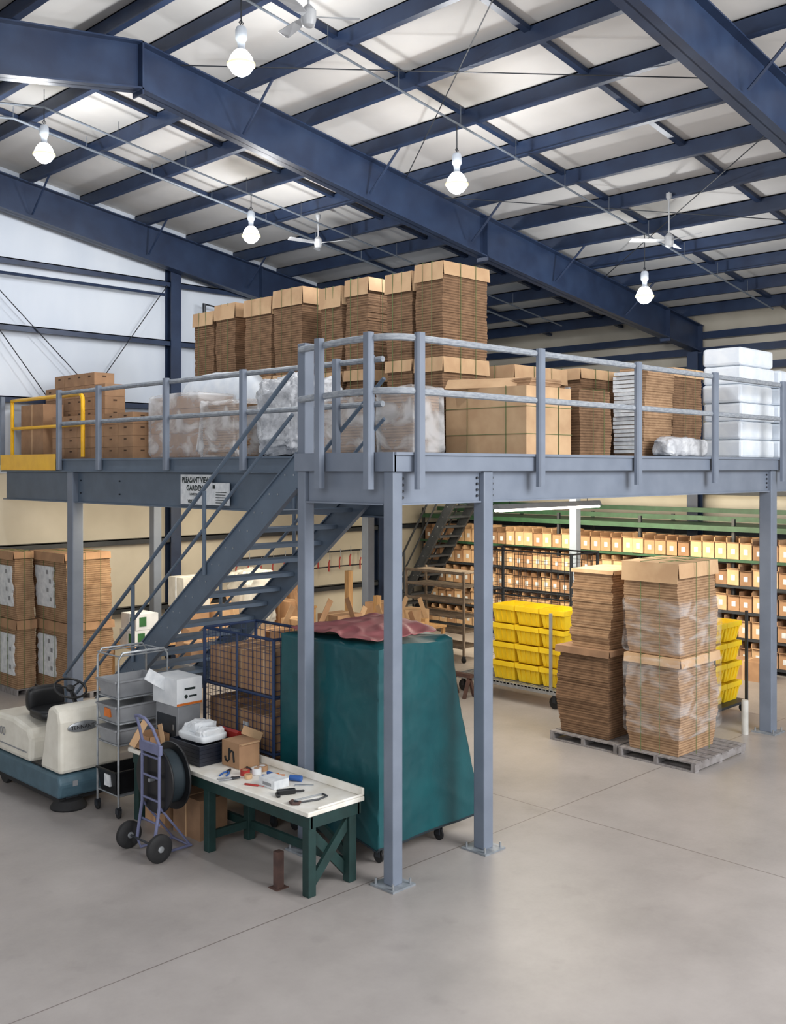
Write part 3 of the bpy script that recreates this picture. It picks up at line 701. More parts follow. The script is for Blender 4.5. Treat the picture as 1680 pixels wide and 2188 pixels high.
MB().box(6.3,6.63,9.6565,9.66,1.275,1.30).build('orange_label','orange',t)
def roll(x,y,r,h,m,lab,inner='kraft'):
    t = thing('tape_roll',lab,'tape roll',(x,y,ZT))
    MB().lathe((x,y,ZT),(0,0,1),[(r*.6,0),(r,0),(r,h),(r*.6,h)],18).build('tape',m,t,True)
    MB().lathe((x,y,ZT+.001),(0,0,1),[(r*.5,0),(r*.6,0),(r*.6,h),(r*.5,h)],18).build('core',inner,t,True)
roll(6.3,8.42,.05,.05,'redp','dark red tape roll on the workbench'); roll(6.4,8.36,.05,.06,'white','white tape roll on the workbench'); roll(6.25,8.3,.04,.04,'tan','small tan tape roll on the workbench')
roll(6.52,8.42,.055,.05,'kraft','brown tape roll at the back of the workbench','white')
b = MB().beam((6.42,8.2,ZT+.02),(6.5,8.12,ZT+.02),.03,.035).beam((6.5,8.12,ZT+.02),(6.54,8.08,ZT+.02),.018,.01)
onb('orange utility knife lying on the workbench','knife','utility_knife',b,'orange',bevel=.004)
b = MB().beam((6.36,8.22,ZT+.015),(6.44,8.1,ZT+.015),.04,.03).box(6.4,6.43,8.12,8.2,ZT+.03,ZT+.06)
onb('blue hand tool beside the orange knife','tool','hand_tool',b,'bluep',bevel=.005)
t = thing('small_box','small white printed box in the middle of the workbench','box',(6.3,8.0,ZT))
MB().box(6.2,6.38,7.82,8.06,ZT,ZT+.08).build('body','paper',t); MB().box(6.198,6.2,7.87,8.0,ZT+.02,ZT+.05).build('print','greyp',t)
def pliers(x,y,a,lab,m):
    t = thing('pliers',lab,'pliers',(x,y,ZT)); d = Vector((math.cos(a),math.sin(a),0)); n = Vector((-d.y,d.x,0)); c = Vector((x,y,ZT+.014))
    MB().beam(c-n*.012,c+d*.07,.018,.016).beam(c+n*.012,c+d*.07,.018,.016).lathe(c-Vector((0,0,.01)),(0,0,1),[(.02,0),(.02,.02)],12).build('jaws','dark',t)
    for sg in (-1,1): MB().path([c,c-d*.05+n*sg*.03,c-d*.15+n*sg*.035],.009,6).build('grip',m,t,True)
pliers(6.22,8.6,.6,'dark pliers with blue grips near the dark trays','bluep'); pliers(6.42,8.52,1.2,'all black pliers in front of the printed carton','black')
pliers(6.12,8.38,-.4,'pliers with grey grips near the front edge of the workbench','greyp')
b = MB().beam((6.1,8.16,ZT+.008),(6.16,8.02,ZT+.008),.022,.014).beam((6.16,8.02,ZT+.008),(6.185,7.96,ZT+.008),.008,.008)
onb('short red screwdriver near the front edge of the workbench','screwdriver','screwdriver',b,'redp',bevel=.003)
b = MB().tube((6.5,7.95,ZT+.03),(6.56,7.84,ZT+.03),.03,12)
onb('small blue spool lying by the backsplash of the workbench','spool','thread_spool',b,'bluep',smooth=True)
t = thing('hacksaw','dark hacksaw with brown handle near the front end of the workbench','saw',(6.25,7.5,ZT))
MB().path([(6.1,7.42,ZT+.012),(6.12,7.34,ZT+.012),(6.3,7.28,ZT+.012),(6.42,7.3,ZT+.012),(6.43,7.38,ZT+.012)],.009,6).build('frame','dark',t,True)
MB().beam((6.1,7.42,ZT+.012),(6.43,7.38,ZT+.012),.003,.014).build('blade','silver',t)
MB().path([(6.1,7.42,ZT+.014),(6.05,7.40,ZT+.014),(6.04,7.35,ZT+.014),(6.08,7.31,ZT+.014),(6.12,7.34,ZT+.014)],.014,8).build('handle','rust',t,True)
b = MB().beam((6.12,7.68,ZT+.025),(6.28,7.60,ZT+.025),.05,.05).beam((6.12,7.68,ZT+.015),(6.08,7.60,ZT+.015),.035,.03).beam((6.28,7.60,ZT+.02),(6.36,7.56,ZT+.02),.02,.02)
onb('black tape dispenser gun beside the hacksaw','dispenser','tape_dispenser',b,'black',bevel=.008)
b = MB().beam((6.42,7.78,ZT+.006),(6.56,7.66,ZT+.006),.02,.012)
onb('thin grey file lying behind the tape dispenser','file','hand_file',b,'silver')
t = tag(MB().box(5.965,6.035,7.47,7.54,.008,.34).box(5.93,6.07,7.44,7.57,0,.008).build('steel_stub','rust'),'short rusty square steel post standing on the floor before the workbench','post')
t = thing('brown_carton','brown carton standing on the floor beneath the far half of the workbench','carton',(6.3,9.3,0))
MB().box(6.15,6.5,9.0,9.5,0,.42).build('body','brown',t); MB().box(6.14,6.5,9.24,9.26,.0,.424).build('tape_strip','tan',t)
t = thing('brown_carton','brown carton on the floor beside the hand truck, under the workbench end','carton',(6.3,9.8,0))
MB().box(6.1,6.5,9.58,9.98,0,.46).build('body','kraft',t); MB().box(6.09,6.5,9.77,9.79,0,.464).build('tape_strip','tan',t)

# ---------------------------------------------------------------- casters
def caster(x,y,par,h=.14,m='rub'):
    b = MB().box(x-.03,x+.03,y-.012,y+.012,h-.02,h).box(x-.025,x-.015,y-.03,y+.03,h*.4,h-.015).box(x+.015,x+.025,y-.03,y+.03,h*.4,h-.015)
    f = b.build('caster','dark',par); r = h*.42
    MB().lathe((x-.014,y,r),(1,0,0),[(r*.4,0),(r,.004),(r,.024),(r*.4,.028)],16).build('wheel',m,f,True)

# ---------------------------------------------------------------- teal covered cart
tc = thing('covered_cart','tall rolling cart draped in a teal tarpaulin behind the workbench','covered cart',(7.5,7.9,0))
cx0,cx1,cy0,cy1,z0c,z1c = 6.98,8.06,7.18,8.68,.18,2.12
def pr(s):
    lx, ly = cx1-cx0, cy1-cy0; Lp = 2*(lx+ly); s = s % Lp
    if s < lx: return Vector((cx0+s,cy0,0)), Vector((0,-1,0))
    s -= lx
    if s < ly: return Vector((cx1,cy0+s,0)), Vector((1,0,0))
    s -= ly
    if s < lx: return Vector((cx1-s,cy1,0)), Vector((0,1,0))
    s -= lx
    return Vector((cx0,cy1-s,0)), Vector((-1,0,0))
Lp = 2*((cx1-cx0)+(cy1-cy0)); NP = 300; NL = 64
cb = MB(); vs = []
def cov(i,j):
    s = Lp*i/NP; p, n = pr(s); t = j/(NL-1)
    p2,n2 = pr(s+.04); p3,n3 = pr(s-.04); n = (n+n2+n3).normalized()
    z = z1c+(z0c-z1c)*t
    w1 = abs(noise.noise(Vector((s*2.6+z*1.6,z*1.8-s*.8,7)))); w2 = abs(noise.noise(Vector((s*6-z*3,z*4+s*2,2))))
    ph = s*2*PI*6/Lp+1.6*noise.noise(Vector((s*1.2,t*1.2,0)))
    fold = max(0,math.sin(ph))**2.2
    off = .004+.022*(t**1.6)*fold+.042*(.2-min(w1,.2))*(.7+.3*t)+.016*(.2-min(w2,.2))
    fx = max(0,(p.x-cx0-.45)/(cx1-cx0-.45))
    if n.y < -.3 or p.x > cx1-.02: off2 = Vector((.48*fx*t**1.4*max(0,1-(p.y-cy0)/.9),0,0))
    else: off2 = Vector((0,0,0))
    q = p+n*max(off,-.004)+off2
    q.z = z + (.05*noise.noise(Vector((s*1.6,5,0)))*max(0,1-t*5)) + .05*max(0,t*4-3)*noise.noise(Vector((s*2.2,9,0)))
    return q
for j in range(NL):
    for i in range(NP): vs.append(cov(i,j))
fs = [(j*NP+i,j*NP+(i+1)%NP,(j+1)*NP+(i+1)%NP,(j+1)*NP+i) for j in range(NL-1) for i in range(NP)]
base = len(vs); ctr = Vector(((cx0+cx1)/2,(cy0+cy1)/2,z1c-.02))
for fr in (.92,.6,.3):
    for i in range(NP):
        a = vs[i]; q = ctr+(a-ctr)*fr; q.z = z1c+.02+.05*noise.noise(Vector((q.x*3,q.y*3,1)))-.03*(1-fr); vs.append(q)
prev = 0
for k in range(3):
    st = base+k*NP
    fs += [(prev+i,prev+(i+1)%NP,st+(i+1)%NP,st+i) for i in range(NP)]; prev = st
vs.append(ctr); fs += [(prev+i,prev+(i+1)%NP,len(vs)-1) for i in range(NP)]
cb.add(vs,fs).build('tarpaulin','teal',tc,True,ang=80)
hm = MB(); hm.path([vs[(NL-1)*NP+i] for i in range(NP)],.012,6,closed=True).build('hem','hem',tc,True)
MB().box(cx0+.06,cx1-.06,cy0+.06,cy1-.06,.15,.2).build('base_frame','dark',tc)
for x in (cx0+.1,cx1-.1):
    for y in (cy0+.1,cy1-.1): caster(x,y,tc,.15)
rc = MB(); n1, n2 = 44, 54; vs = []
for i in range(n1):
    for j in range(n2):
        u, v = i/(n1-1), j/(n2-1)
        x = 7.0+.95*u; y = 7.3+1.25*v
        z = 2.185+.05*max(0,noise.noise(Vector((u*3,v*3,2))))+.12*math.sin(v*PI)*(u**.7)*(.6+.4*v) + .05*(.35-min(.35,abs(noise.noise(Vector((u*3.5-v*2,v*4,9))))))
        z = max(z,2.178)
        vs.append((x+.05*noise.noise(Vector((v*5,u*5,0))),y+.06*noise.noise(Vector((u*6,v*3,4))),z))
rc.add(vs,[(i*n2+j,(i+1)*n2+j,(i+1)*n2+j+1,i*n2+j+1) for i in range(n1-1) for j in range(n2-1)])
o = tag(rc.build('vinyl_sheet','red',smooth=True),'crumpled dusty red vinyl sheet lying on top of the teal covered cart','sheet')
sm = o.modifiers.new('solid','SOLIDIFY'); sm.thickness = .006

# ---------------------------------------------------------------- blue cage cart
def wires(x0,x1,y0,y1,z0,z1,st,r=.0028):
    b = MB()
    if abs(x1-x0) < .001:
        n = int((y1-y0)/st)
        for i in range(n+1): y = y0+(y1-y0)*i/n; b.box(x0-r,x0+r,y-r,y+r,z0,z1)
        m_ = int((z1-z0)/st)
        for i in range(m_+1): z = z0+(z1-z0)*i/m_; b.box(x0-r,x0+r,y0,y1,z-r,z+r)
    else:
        n = int((x1-x0)/st)
        for i in range(n+1): x = x0+(x1-x0)*i/n; b.box(x-r,x+r,y0-r,y0+r,z0,z1)
        m_ = int((z1-z0)/st)
        for i in range(m_+1): z = z0+(z1-z0)*i/m_; b.box(x0,x1,y0-r,y0+r,z-r,z+r)
    return b
cg = thing('cage_cart','blue wire cage cart filled with brown cartons under the stairs','cage cart',(7.35,9.42,0))
X0,X1,Y0,Y1 = 6.97,7.72,8.80,10.1
for x in (X0,X1):
    for y in (Y0,Y1): MB().tube((x,y,.14),(x,y,2.03),.02,8).build('corner_post','blue',cg,True); caster(x,y,cg,.14)
b = MB()
for z in (.16,.78,1.4,2.03):
    b.tube((X0,Y0,z),(X0,Y1,z),.018,6).tube((X1,Y0,z),(X1,Y1,z),.018,6).tube((X0,Y0,z),(X1,Y0,z),.018,6).tube((X0,Y1,z),(X1,Y1,z),.018,6)
b.build('rail_frame','blue',cg,True)
for z in (.16,.78,1.4): MB().box(X0+.02,X1-.02,Y0+.02,Y1-.02,z-.008,z+.008).build('shelf','dark',cg)
wires(X0,X0,Y0,Y1,.16,2.03,.075,.0022).build('wire_panel','blue',cg); wires(X1,X1,Y0,Y1,.16,2.03,.09).build('wire_panel','blue',cg)
wires(X0,X1,Y0,Y0,.16,2.03,.09).build('wire_panel','blue',cg); wires(X0,X1,Y1,Y1,.16,2.03,.075,.0022).build('wire_panel','blue',cg)
MB().tube((X0-.01,(Y0+Y1)/2,.16),(X0-.01,(Y0+Y1)/2,2.03),.014,6).build('middle_post','blue',cg,True)
tiers = {.17:'bottom',.79:'middle',1.41:'top'}
for z,tn in tiers.items():
    for i in range(3):
        ya = Y0+.04+i*.415; h = random.uniform(.36,.48)
        pos = ('right','centre','left')[i]
        t = thing('caged_carton',f'brown carton on the {tn} shelf of the blue cage cart, {pos}','carton',(7.3,ya+.2,z),'cartons in the blue cage cart')
        MB().box(X0+.05,X1-.06,ya,ya+.385,z,z+h).build('body','kraft',t); MB().box(X0+.046,X1-.06,ya+.18,ya+.21,z,z+h+.003).build('tape_strip','tan',t)
        if tn == 'middle' and i == 1: MB().box(X0+.044,X0+.05,ya+.05,ya+.16,z+.12,z+.25).build('paper_label','paper',t)

# ---------------------------------------------------------------- grey tub cart
gc = thing('tub_cart','silver tubular cart with grey tubs between the sweeper and the workbench','cart',(6.25,10.5,0))
X0,X1,Y0,Y1 = 5.92,6.55,10.24,10.70
for y in (Y0,Y1):
    MB().path([(X0,y,.12),(X0,y,1.76),(X0+.05,y,1.83),(X1-.05,y,1.83),(X1,y,1.76),(X1,y,.12)],.013,8).build('end_frame','silver',gc,True)
for z in (.24,.80,1.04,1.32,1.8):
    b = MB()
    for x in (X0,X1): b.tube((x,Y0,z),(x,Y1,z),.009,6)
    for y in (Y0,Y1): b.tube((X0,y,z),(X1,y,z),.009,6)
    b.build('shelf_rail','silver',gc,True)
for z in (.24,.80,1.04,1.32): MB().box(X0+.01,X1-.01,Y0+.01,Y1-.01,z-.004,z+.004).build('shelf','silver',gc)
for x in (X0,X1):
    for y in (Y0,Y1): caster(x,y,gc,.12)
def tub(lab,z,h,m,label=None,sh=0):
    t = thing('plastic_tub',lab,'tub',(6.2,10.47,z))
    b = MB(); xa,xb,ya,yb = X0-.02+sh,X1-.06+sh,Y0+.03,Y1-.03; s_ = .03
    lo = [(xa+s_,ya+s_,z),(xb-s_,ya+s_,z),(xb-s_,yb-s_,z),(xa+s_,yb-s_,z)]; hi = [(xa,ya,z+h),(xb,ya,z+h),(xb,yb,z+h),(xa,yb,z+h)]
    li = [(xa+s_+.01,ya+s_+.01,z+.01),(xb-s_-.01,ya+s_+.01,z+.01),(xb-s_-.01,yb-s_-.01,z+.01),(xa+s_+.01,yb-s_-.01,z+.01)]; hj = [(xa+.012,ya+.012,z+h),(xb-.012,ya+.012,z+h),(xb-.012,yb-.012,z+h),(xa+.012,yb-.012,z+h)]
    b.add(lo+hi+hj+li,[(0,3,2,1)]+[(i,(i+1)%4,4+(i+1)%4,4+i) for i in range(4)]+[(4+i,4+(i+1)%4,8+(i+1)%4,8+i) for i in range(4)]+[(8+i,8+(i+1)%4,12+(i+1)%4,12+i) for i in range(4)]+[(12,13,14,15)])
    b.build('body',m,t)
    r = MB(); r.box(xa-.015,xa,ya-.015,yb+.015,z+h-.02,z+h); r.box(xb,xb+.015,ya-.015,yb+.015,z+h-.02,z+h); r.box(xa,xb,ya-.015,ya,z+h-.02,z+h); r.box(xa,xb,yb,yb+.015,z+h-.02,z+h); r.build('rim',m,t)
    if label: MB().box(xa-.004,xa+.02,ya+.12,ya+.24,z+h*.3,z+h*.8).build('paper_label',label,t)
tub('empty grey plastic tub on the top shelf of the silver cart',1.326,.19,'greyp'); tub('grey plastic tub with orange label on the silver cart',1.046,.19,'greyp','orange')
tub('shallow grey plastic tub on the third shelf of the silver cart',.806,.17,'greyp'); tub('dark crate with white label on the bottom shelf of the silver cart',.246,.26,'black','paper')

# ---------------------------------------------------------------- hand truck with spool
ht = thing('hand_truck','purple-grey hand truck carrying a black strapping spool before the workbench','hand truck',(5.6,9.1,0))
b = MB()
for y in (8.93,9.25): b.path([(5.56,y,.14),(5.62,y,.5),(5.62,y,1.12)],.017,8)
b.path([(5.62,8.93,1.12),(5.56,8.96,1.3),(5.5,9.0,1.40),(5.48,9.09,1.42),(5.5,9.18,1.40),(5.56,9.22,1.3),(5.62,9.25,1.12)],.016,8)
for z in (.32,.55,.78,.98): b.tube((5.62,8.93,z),(5.62,9.25,z),.012,6)
b.build('frame','slate',ht,True)
MB().box(5.6,5.64,8.9,9.28,1.02,1.12).build('cross_plate','slate',ht,bevel=.006)
b = MB()
for y in (8.93,9.25): b.path([(5.56,y,.14),(5.6,y,.03),(6.0,y,.03)],.014,6); b.tube((5.62,y,.5),(5.98,y,.04),.012,6)
b.tube((5.98,8.93,.03),(5.98,9.25,.03),.014,6); b.build('toe_frame','slate',ht,True)
MB().tube((5.54,8.78,.14),(5.54,9.40,.14),.012,8).build('axle','dark',ht,True)
for y in (8.77,9.34):
    wv = MB().lathe((5.54,y,.14),(0,1,0),[(.075,0),(.12,0),(.138,.015),(.14,.035),(.138,.055),(.12,.07),(.075,.07)],28).build('wheel','rub',ht,True)
    MB().lathe((5.54,y+.004,.14),(0,1,0),[(.012,-.012),(.03,-.01),(.035,0),(.078,.004),(.078,.058),(.03,.062)],20).build('hub','silver',wv,True)
sp_ = MB().lathe((5.66,9.09,.74),(1,0,0),[(.04,0),(.34,0),(.345,.012),(.34,.02),(.04,.02)],48).lathe((5.86,9.09,.74),(1,0,0),[(.04,0),(.34,0),(.345,.012),(.34,.02),(.04,.02)],48).build('spool','black',ht,True)
MB().lathe((5.68,9.09,.74),(1,0,0),[(.05,0),(.27,.001),(.27,.178),(.05,.179)],40).build('strapping_coil','hem',sp_,True)
MB().tube((5.60,9.09,.74),(5.9,9.09,.74),.02,10).build('spool_axle','silver',ht,True)

# ---------------------------------------------------------------- sweeper
sw = thing('floor_sweeper','cream and teal ride-on floor sweeper at the left edge','floor sweeper',(5.95,11.7,0))
X0,X1 = 5.54,6.36
MB().prism([(10.9,.14),(10.86,.3),(10.9,.40),(12.75,.40),(12.8,.3),(12.72,.14)],'X',X0,X1).build('base','tealb',sw,bevel=.03)
MB().box(X0+.03,X1-.03,10.95,12.7,.09,.14).build('skirt','rub',sw)
MB().prism([(10.90,.41),(10.90,1.0),(10.94,1.13),(11.06,1.18),(11.20,1.14),(11.27,.92),(11.34,.60),(11.40,.41)],'X',X0+.02,X1-.04).build('front_shroud','cream',sw,bevel=.045)
MB().prism([(11.62,.41),(11.60,.70),(11.68,.81),(12.1,.87),(12.7,.85),(12.79,.77),(12.80,.41)],'X',X0+.01,X1-.03).build('rear_hood','cream',sw,bevel=.05)
MB().box(X0+.05,X1-.05,11.36,11.66,.40,.425).build('foot_plate','black',sw)
MB().box(X0-.002,X0+.015,11.7,12.75,.52,.53).build('hood_seam','greyp',sw)
se = MB().blob(5.70,6.22,11.56,12.05,.86,.99,amp=.01,freq=3,e=.45,seed=1).build('seat','black',sw,True)
MB().blob(5.72,6.2,11.98,12.13,.90,1.22,amp=.01,freq=3,e=.5,seed=2).build('backrest','black',se,True)
stw = MB(); cc = Vector((5.93,11.36,1.28)); ux = Vector((1,0,0)); uy = Vector((0,.88,.46)).normalized()
stw.path([cc+(ux*math.cos(a*PI/14)+uy*math.sin(a*PI/14))*.185 for a in range(28)],.014,8,closed=True)
for a in (.5,2.6,4.7): stw.tube(cc,cc+(ux*math.cos(a)+uy*math.sin(a))*.18,.011,6)
stw.lathe(cc,(0,-.46,.88),[(.05,-.02),(.05,.015),(.02,.02)],14)
stw = stw.build('steering_wheel','black',sw,True)
MB().tube(cc,(5.93,11.2,1.08),.025,10).build('steering_column','black',sw,True)
MB().lathe((5.72,11.0,.0),(0,0,1),[(.2,0),(.21,.02),(.15,.1),(.06,.12)],24).build('side_brush','rub',sw,True)
MB().box(5.65,5.8,10.93,11.06,.12,.2).tube((5.72,11.0,.1),(5.72,11.0,.24),.03,10).build('brush_arm','dark',sw)
for x in (X0+.05,X1-.11):
    MB().lathe((x,12.4,.13),(1,0,0),[(.05,0),(.12,0),(.13,.02),(.13,.05),(.12,.07),(.05,.07)],22).build('wheel','rub',sw,True)
np_ = MB(); np_.lathe((5.98,10.878,.93),(0,1,0),[(.055,0),(.06,.004),(.06,.012)],20)
for i,v in enumerate(np_.v): v.x = 5.84+(v.x-5.98)*3.2
np_ = np_.build('name_plate','silver',sw,True)
text('TENNANT',.062,(5.83,10.872,.908),'-Y','blackink',sw)
text('6100',.15,(X0+.002,12.42,.62),'-X','greyp',sw)
MB().box(5.70,5.76,10.862,10.87,.27,.33).build('mark','greyp',sw)

# ---------------------------------------------------------------- yellow bins and flatbed cart
def hopper(w,dp,h,lab,loc,grp):
    b = MB(); tp = .03
    lo = [(.04,-w/2+tp,0),(dp-.03,-w/2+tp,0),(dp-.03,w/2-tp,0),(.04,w/2-tp,0)]
    hi = [(-.01,-w/2+.008,h*.70),(dp,-w/2+.008,h*.70),(dp,w/2-.008,h*.70),(-.01,w/2-.008,h*.70)]
    rm = [(-.04,-w/2,h*.72),(dp+.005,-w/2,h*.72),(dp+.005,w/2,h*.72),(-.04,w/2,h*.72)]
    rt = [(-.04,-w/2,h*.97),(dp+.005,-w/2,h*.97),(dp+.005,w/2,h*.97),(-.04,w/2,h*.97)]
    it = [(-.025,-w/2+.015,h*.97),(dp-.01,-w/2+.015,h*.97),(dp-.01,w/2-.015,h*.97),(-.025,w/2-.015,h*.97)]
    il = [(.06,-w/2+tp+.01,.01),(dp-.04,-w/2+tp+.01,.01),(dp-.04,w/2-tp-.01,.01),(.06,w/2-tp-.01,.01)]
    fs = [(0,3,2,1)]
    for r in range(5): fs += [(4*r+i,4*r+(i+1)%4,4*r+4+(i+1)%4,4*r+4+i) for i in range(4)]
    fs += [(20,21,22,23)]
    b.add(lo+hi+rm+rt+it+il,fs)
    for q in (-.32,-.11,.11,.32):
        y = q*w
        b.add([(.045,y-.008,.02),(.045,y+.008,.02),(-.01,y+.008,h*.7),(-.01,y-.008,h*.7),(.025,y-.008,.02),(.025,y+.008,.02),(-.028,y+.008,h*.7),(-.028,y-.008,h*.7)],[(0,1,2,3),(4,7,6,5),(0,4,5,1),(2,6,7,3),(0,3,7,4),(1,5,6,2)])
    o = b.build('hopper_bin','yelp',org=(0,0,0)); o.location = loc
    return tag(o,lab,'bin',grp)
fc = thing('flatbed_cart','low flatbed cart with perforated deck under the yellow bins','cart',(13.9,10.8,0))
b = MB()
for i in range(30): y = 9.72+i*.074; b.box(13.5,14.3,y,y+.05,.29,.31)
b.box(13.5,13.53,9.7,11.95,.24,.32).box(14.27,14.3,9.7,11.95,.24,.32).box(13.5,14.3,9.7,9.73,.24,.32).box(13.5,14.3,11.92,11.95,.24,.32)
b.build('deck','silver',fc)
for y in (9.9,11.85):
    for x in (13.6,14.2): caster(x,y,fc,.24)
for x in (13.5,14.26): MB().box(x,x+.04,9.90,9.94,.32,1.55).build('upright','greyp',fc)
hb = None; words = ['lowest','second','third','topmost']; cw = ['right','middle','left']
for j in range(4):
    for i,y in enumerate((9.98,10.49,11.0)):
        lab = f'yellow plastic bin, {words[j]} tier, {cw[i]} column on the flatbed cart'
        p = (13.66,y,.322+j*.318)
        if hb is None: hb = hopper(.485,.58,.318,lab,p,'yellow bins on the flatbed cart')
        else: dup(hb,p,lab)
yc = thing('bin_cart','rolling cart of yellow bins mostly hidden behind the wrapped stack','cart',(15.05,8.1,0))
for x in (14.55,15.62):
    for y in (7.62,8.6): MB().box(x-.02,x+.02,y-.02,y+.02,.14,1.62).build('corner_post','dark',yc)
MB().box(14.53,15.64,7.6,8.62,.16,.2).build('base','dark',yc)
for x in (14.6,15.58):
    for y in (7.66,8.56): caster(x,y,yc,.16)
for j in range(4):
    for i,x in enumerate((14.83,15.34)):
        dup(hb,(x,7.72,.202+j*.318),f'yellow plastic bin, {words[j]} tier, {("left","right")[i]} column on the cart behind the wrapped stack','yellow bins on the far right cart',rotz=PI/2)
t = tag(MB().lathe((14.3,7.0,0),(0,0,1),[(.05,0),(.05,.48),(.045,.5),(.0,.5)],18).build('pipe_bollard','sheet',smooth=True),'short white pipe standing beside the right column base','pipe')

mc = thing('mesh_cart','tall dark wire mesh cart behind the yellow bins','cage cart',(15.0,11.4,0))
for x in (14.7,15.5):
    for y in (10.35,12.5): MB().tube((x,y,.14),(x,y,2.42),.03,8).build('corner_post','dark',mc,True); caster(x,y,mc,.14)
b = MB()
for z in (.2,.9,1.6,2.4):
    for x in (14.7,15.5): b.tube((x,10.35,z),(x,12.5,z),.016,6)
    for y in (10.35,12.5): b.tube((14.7,y,z),(15.5,y,z),.016,6)
b.build('rail_frame','dark',mc,True)
for a in ((14.7,14.7,10.35,12.5),(15.5,15.5,10.35,12.5),(14.7,15.5,12.5,12.5),(14.7,15.5,10.35,10.35)): wires(*a,.2,2.4,.14,.003).build('wire_panel','mesh',mc)
sc = thing('shelf_cart','brown-grey multi-shelf cart with slatted shelves under the platform, left of the mesh cart','shelf cart',(15.8,14.4,0))
for x in (15.5,16.1):
    for y in (13.5,15.1): MB().box(x-.02,x+.02,y-.02,y+.02,.14,1.82).build('corner_post','brnst',sc); caster(x,y,sc,.14)
for z in (.3,.6,.9,1.2,1.5,1.78):
    b = MB()
    for i in range(8): x = 15.5+.6*i/7; b.box(x-.03,x+.03,13.5,15.1,z-.012,z+.0)
    b.box(15.49,15.5,13.5,15.1,z-.03,z+.03); b.build('shelf','brnst',sc)

# ---------------------------------------------------------------- flow rack
rk = thing('flow_rack','long green and dark storage rack full of small cartons along the back','rack',(19.4,12.7,0))
YA,YB = 7.4,17.8
for y in [YA+ i*(YB-YA)/5 for i in range(6)]:
    MB().box(18.86,18.92,y-.03,y+.03,0,2.9).box(20.2,20.26,y-.03,y+.03,0,2.9).box(18.92,20.2,y-.02,y+.02,2.2,2.25).box(18.92,20.2,y-.02,y+.02,.1,.15).build('upright','dark',rk)
for x,z in ((18.78,2.66),(19.4,2.82),(20.2,2.95)): MB().box(x,x+.05,YA,YB,z,z+.1).build('top_beam','rackg',rk)
MB().box(18.8,20.2,YA,YB,2.74,2.76).build('top_panel','rackg',rk)
SZ = (.12,.62,1.12,1.62,2.12)
for z in SZ:
    MB().box(18.75,20.25,YA,YB,z-.04,z-.0).build('shelf','dark',rk)
    MB().box(18.73,18.75,YA,YB,z-.045,z+.01).build('shelf_edge','dark' if z<2 else 'rackg',rk)
def tray(mat,w,h):
    b = MB().box(0,.5,-w/2,w/2,0,.01)
    b.box(0,.008,-w/2,w/2,0,h*.8).box(.492,.5,-w/2,w/2,0,h).box(0,.5,-w/2,-w/2+.008,0,h).box(0,.5,w/2-.008,w/2,0,h)
    b.m(1).box(.02,.48,-w/2+.02,w/2-.02,.01,h*.75)
    b.m(0).box(-.05,.0,-w/2+.01,w/2-.01,h*.79,h*.8)
    b.m(2).box(-.003,0,-.04,.04,h*.25,h*.5)
    return b.build('shelf_carton',[mat,'kraft','paper'],org=(0,0,0))
protos = [tray('kraft',.255,.39),tray('tan',.255,.42),tray('brown',.255,.37)]
used = [False]*3; rn = random.Random(5)
rows = ['bottom','second','third','fourth','top']
for r,z in enumerate(SZ):
    y = YA+.2
    while y < YB-.15:
        k = rn.choice((0,1,1,0,2)); p = (18.72+rn.uniform(0,.04),y,z+.002)
        lab = f'small open carton in the {rows[r]} row of the green rack'; g = f'small cartons in the {rows[r]} row of the green rack'
        if not used[k]: protos[k].location = p; tag(protos[k],lab,'carton',g); used[k] = True
        else: dup(protos[k],p,lab,g)
        y += .259+rn.choice((0,0,0,0,.012))
fx = thing('fluorescent_light','long fluorescent light hanging beneath the platform','light',(12.3,9.0,3.3))
MB().prism([(8.93,3.33),(8.97,3.40),(9.03,3.40),(9.07,3.33)],'X',11.0,13.5).build('housing','white',fx)
for y in (8.965,9.035): MB().tube((11.03,y,3.31),(13.47,y,3.31),.018,8).build('tube','tubeglow',fx,True)
for x in (11.3,13.2): MB().tube((x,9.0,3.4),(x,9.0,3.97),.006,4).build('hanger','dark',fx)

# ---------------------------------------------------------------- background under platform
def table(lab,x0,x1,y0,y1,z,m='wood'):
    t = thing('packing_table',lab,'table',((x0+x1)/2,(y0+y1)/2,0))
    MB().box(x0,x1,y0,y1,z-.04,z).build('top',m,t)
    for x in (x0+.05,x1-.05):
        for y in (y0+.05,y1-.05): MB().box(x-.03,x+.03,y-.03,y+.03,0,z-.04).build('leg','wood',t)
table('long timber packing table along the left wall under the platform',9.4,13.3,15.75,16.6,.78)
table('timber packing table nearer the back under the platform',13.0,14.4,16.7,17.4,.95)
table('grey-topped packing table between the stairs and the long timber table',9.3,12.0,13.9,14.6,.74,'greyp')
def carton(lab,x0,x1,y0,y1,z0,z1,m='kraft',pr_=None,open_=False):
    t = thing('packed_carton',lab,'carton',((x0+x1)/2,(y0+y1)/2,z0))
    MB().box(x0,x1,y0,y1,z0,z1).build('body',m,t)
    MB().box(x0-.003,x1+.003,(y0+y1)/2-.025,(y0+y1)/2+.025,z0,z1+.003).build('tape_strip','tan' if m not in ('white','sheet') else 'paper',t)
    if pr_: MB().box(x0-.004,x0,y0+.08,y0+.2,z0+.06,z1-.06).build('print',pr_,t); MB().box(x0+.06,x0+.2,y0-.004,y0,z0+.06,z1-.05).build('print',pr_,t)
    if open_: MB().beam(((x0+x1)/2,y0,z1),((x0+x1)/2,y0-.1,z1+.05),x1-x0,.006,(1,0,0)).build('flap',m,t); MB().beam((x0,(y0+y1)/2,z1),(x0-.1,(y0+y1)/2,z1+.06),y1-y0,.006,(0,1,0)).build('flap',m,t)
    return t
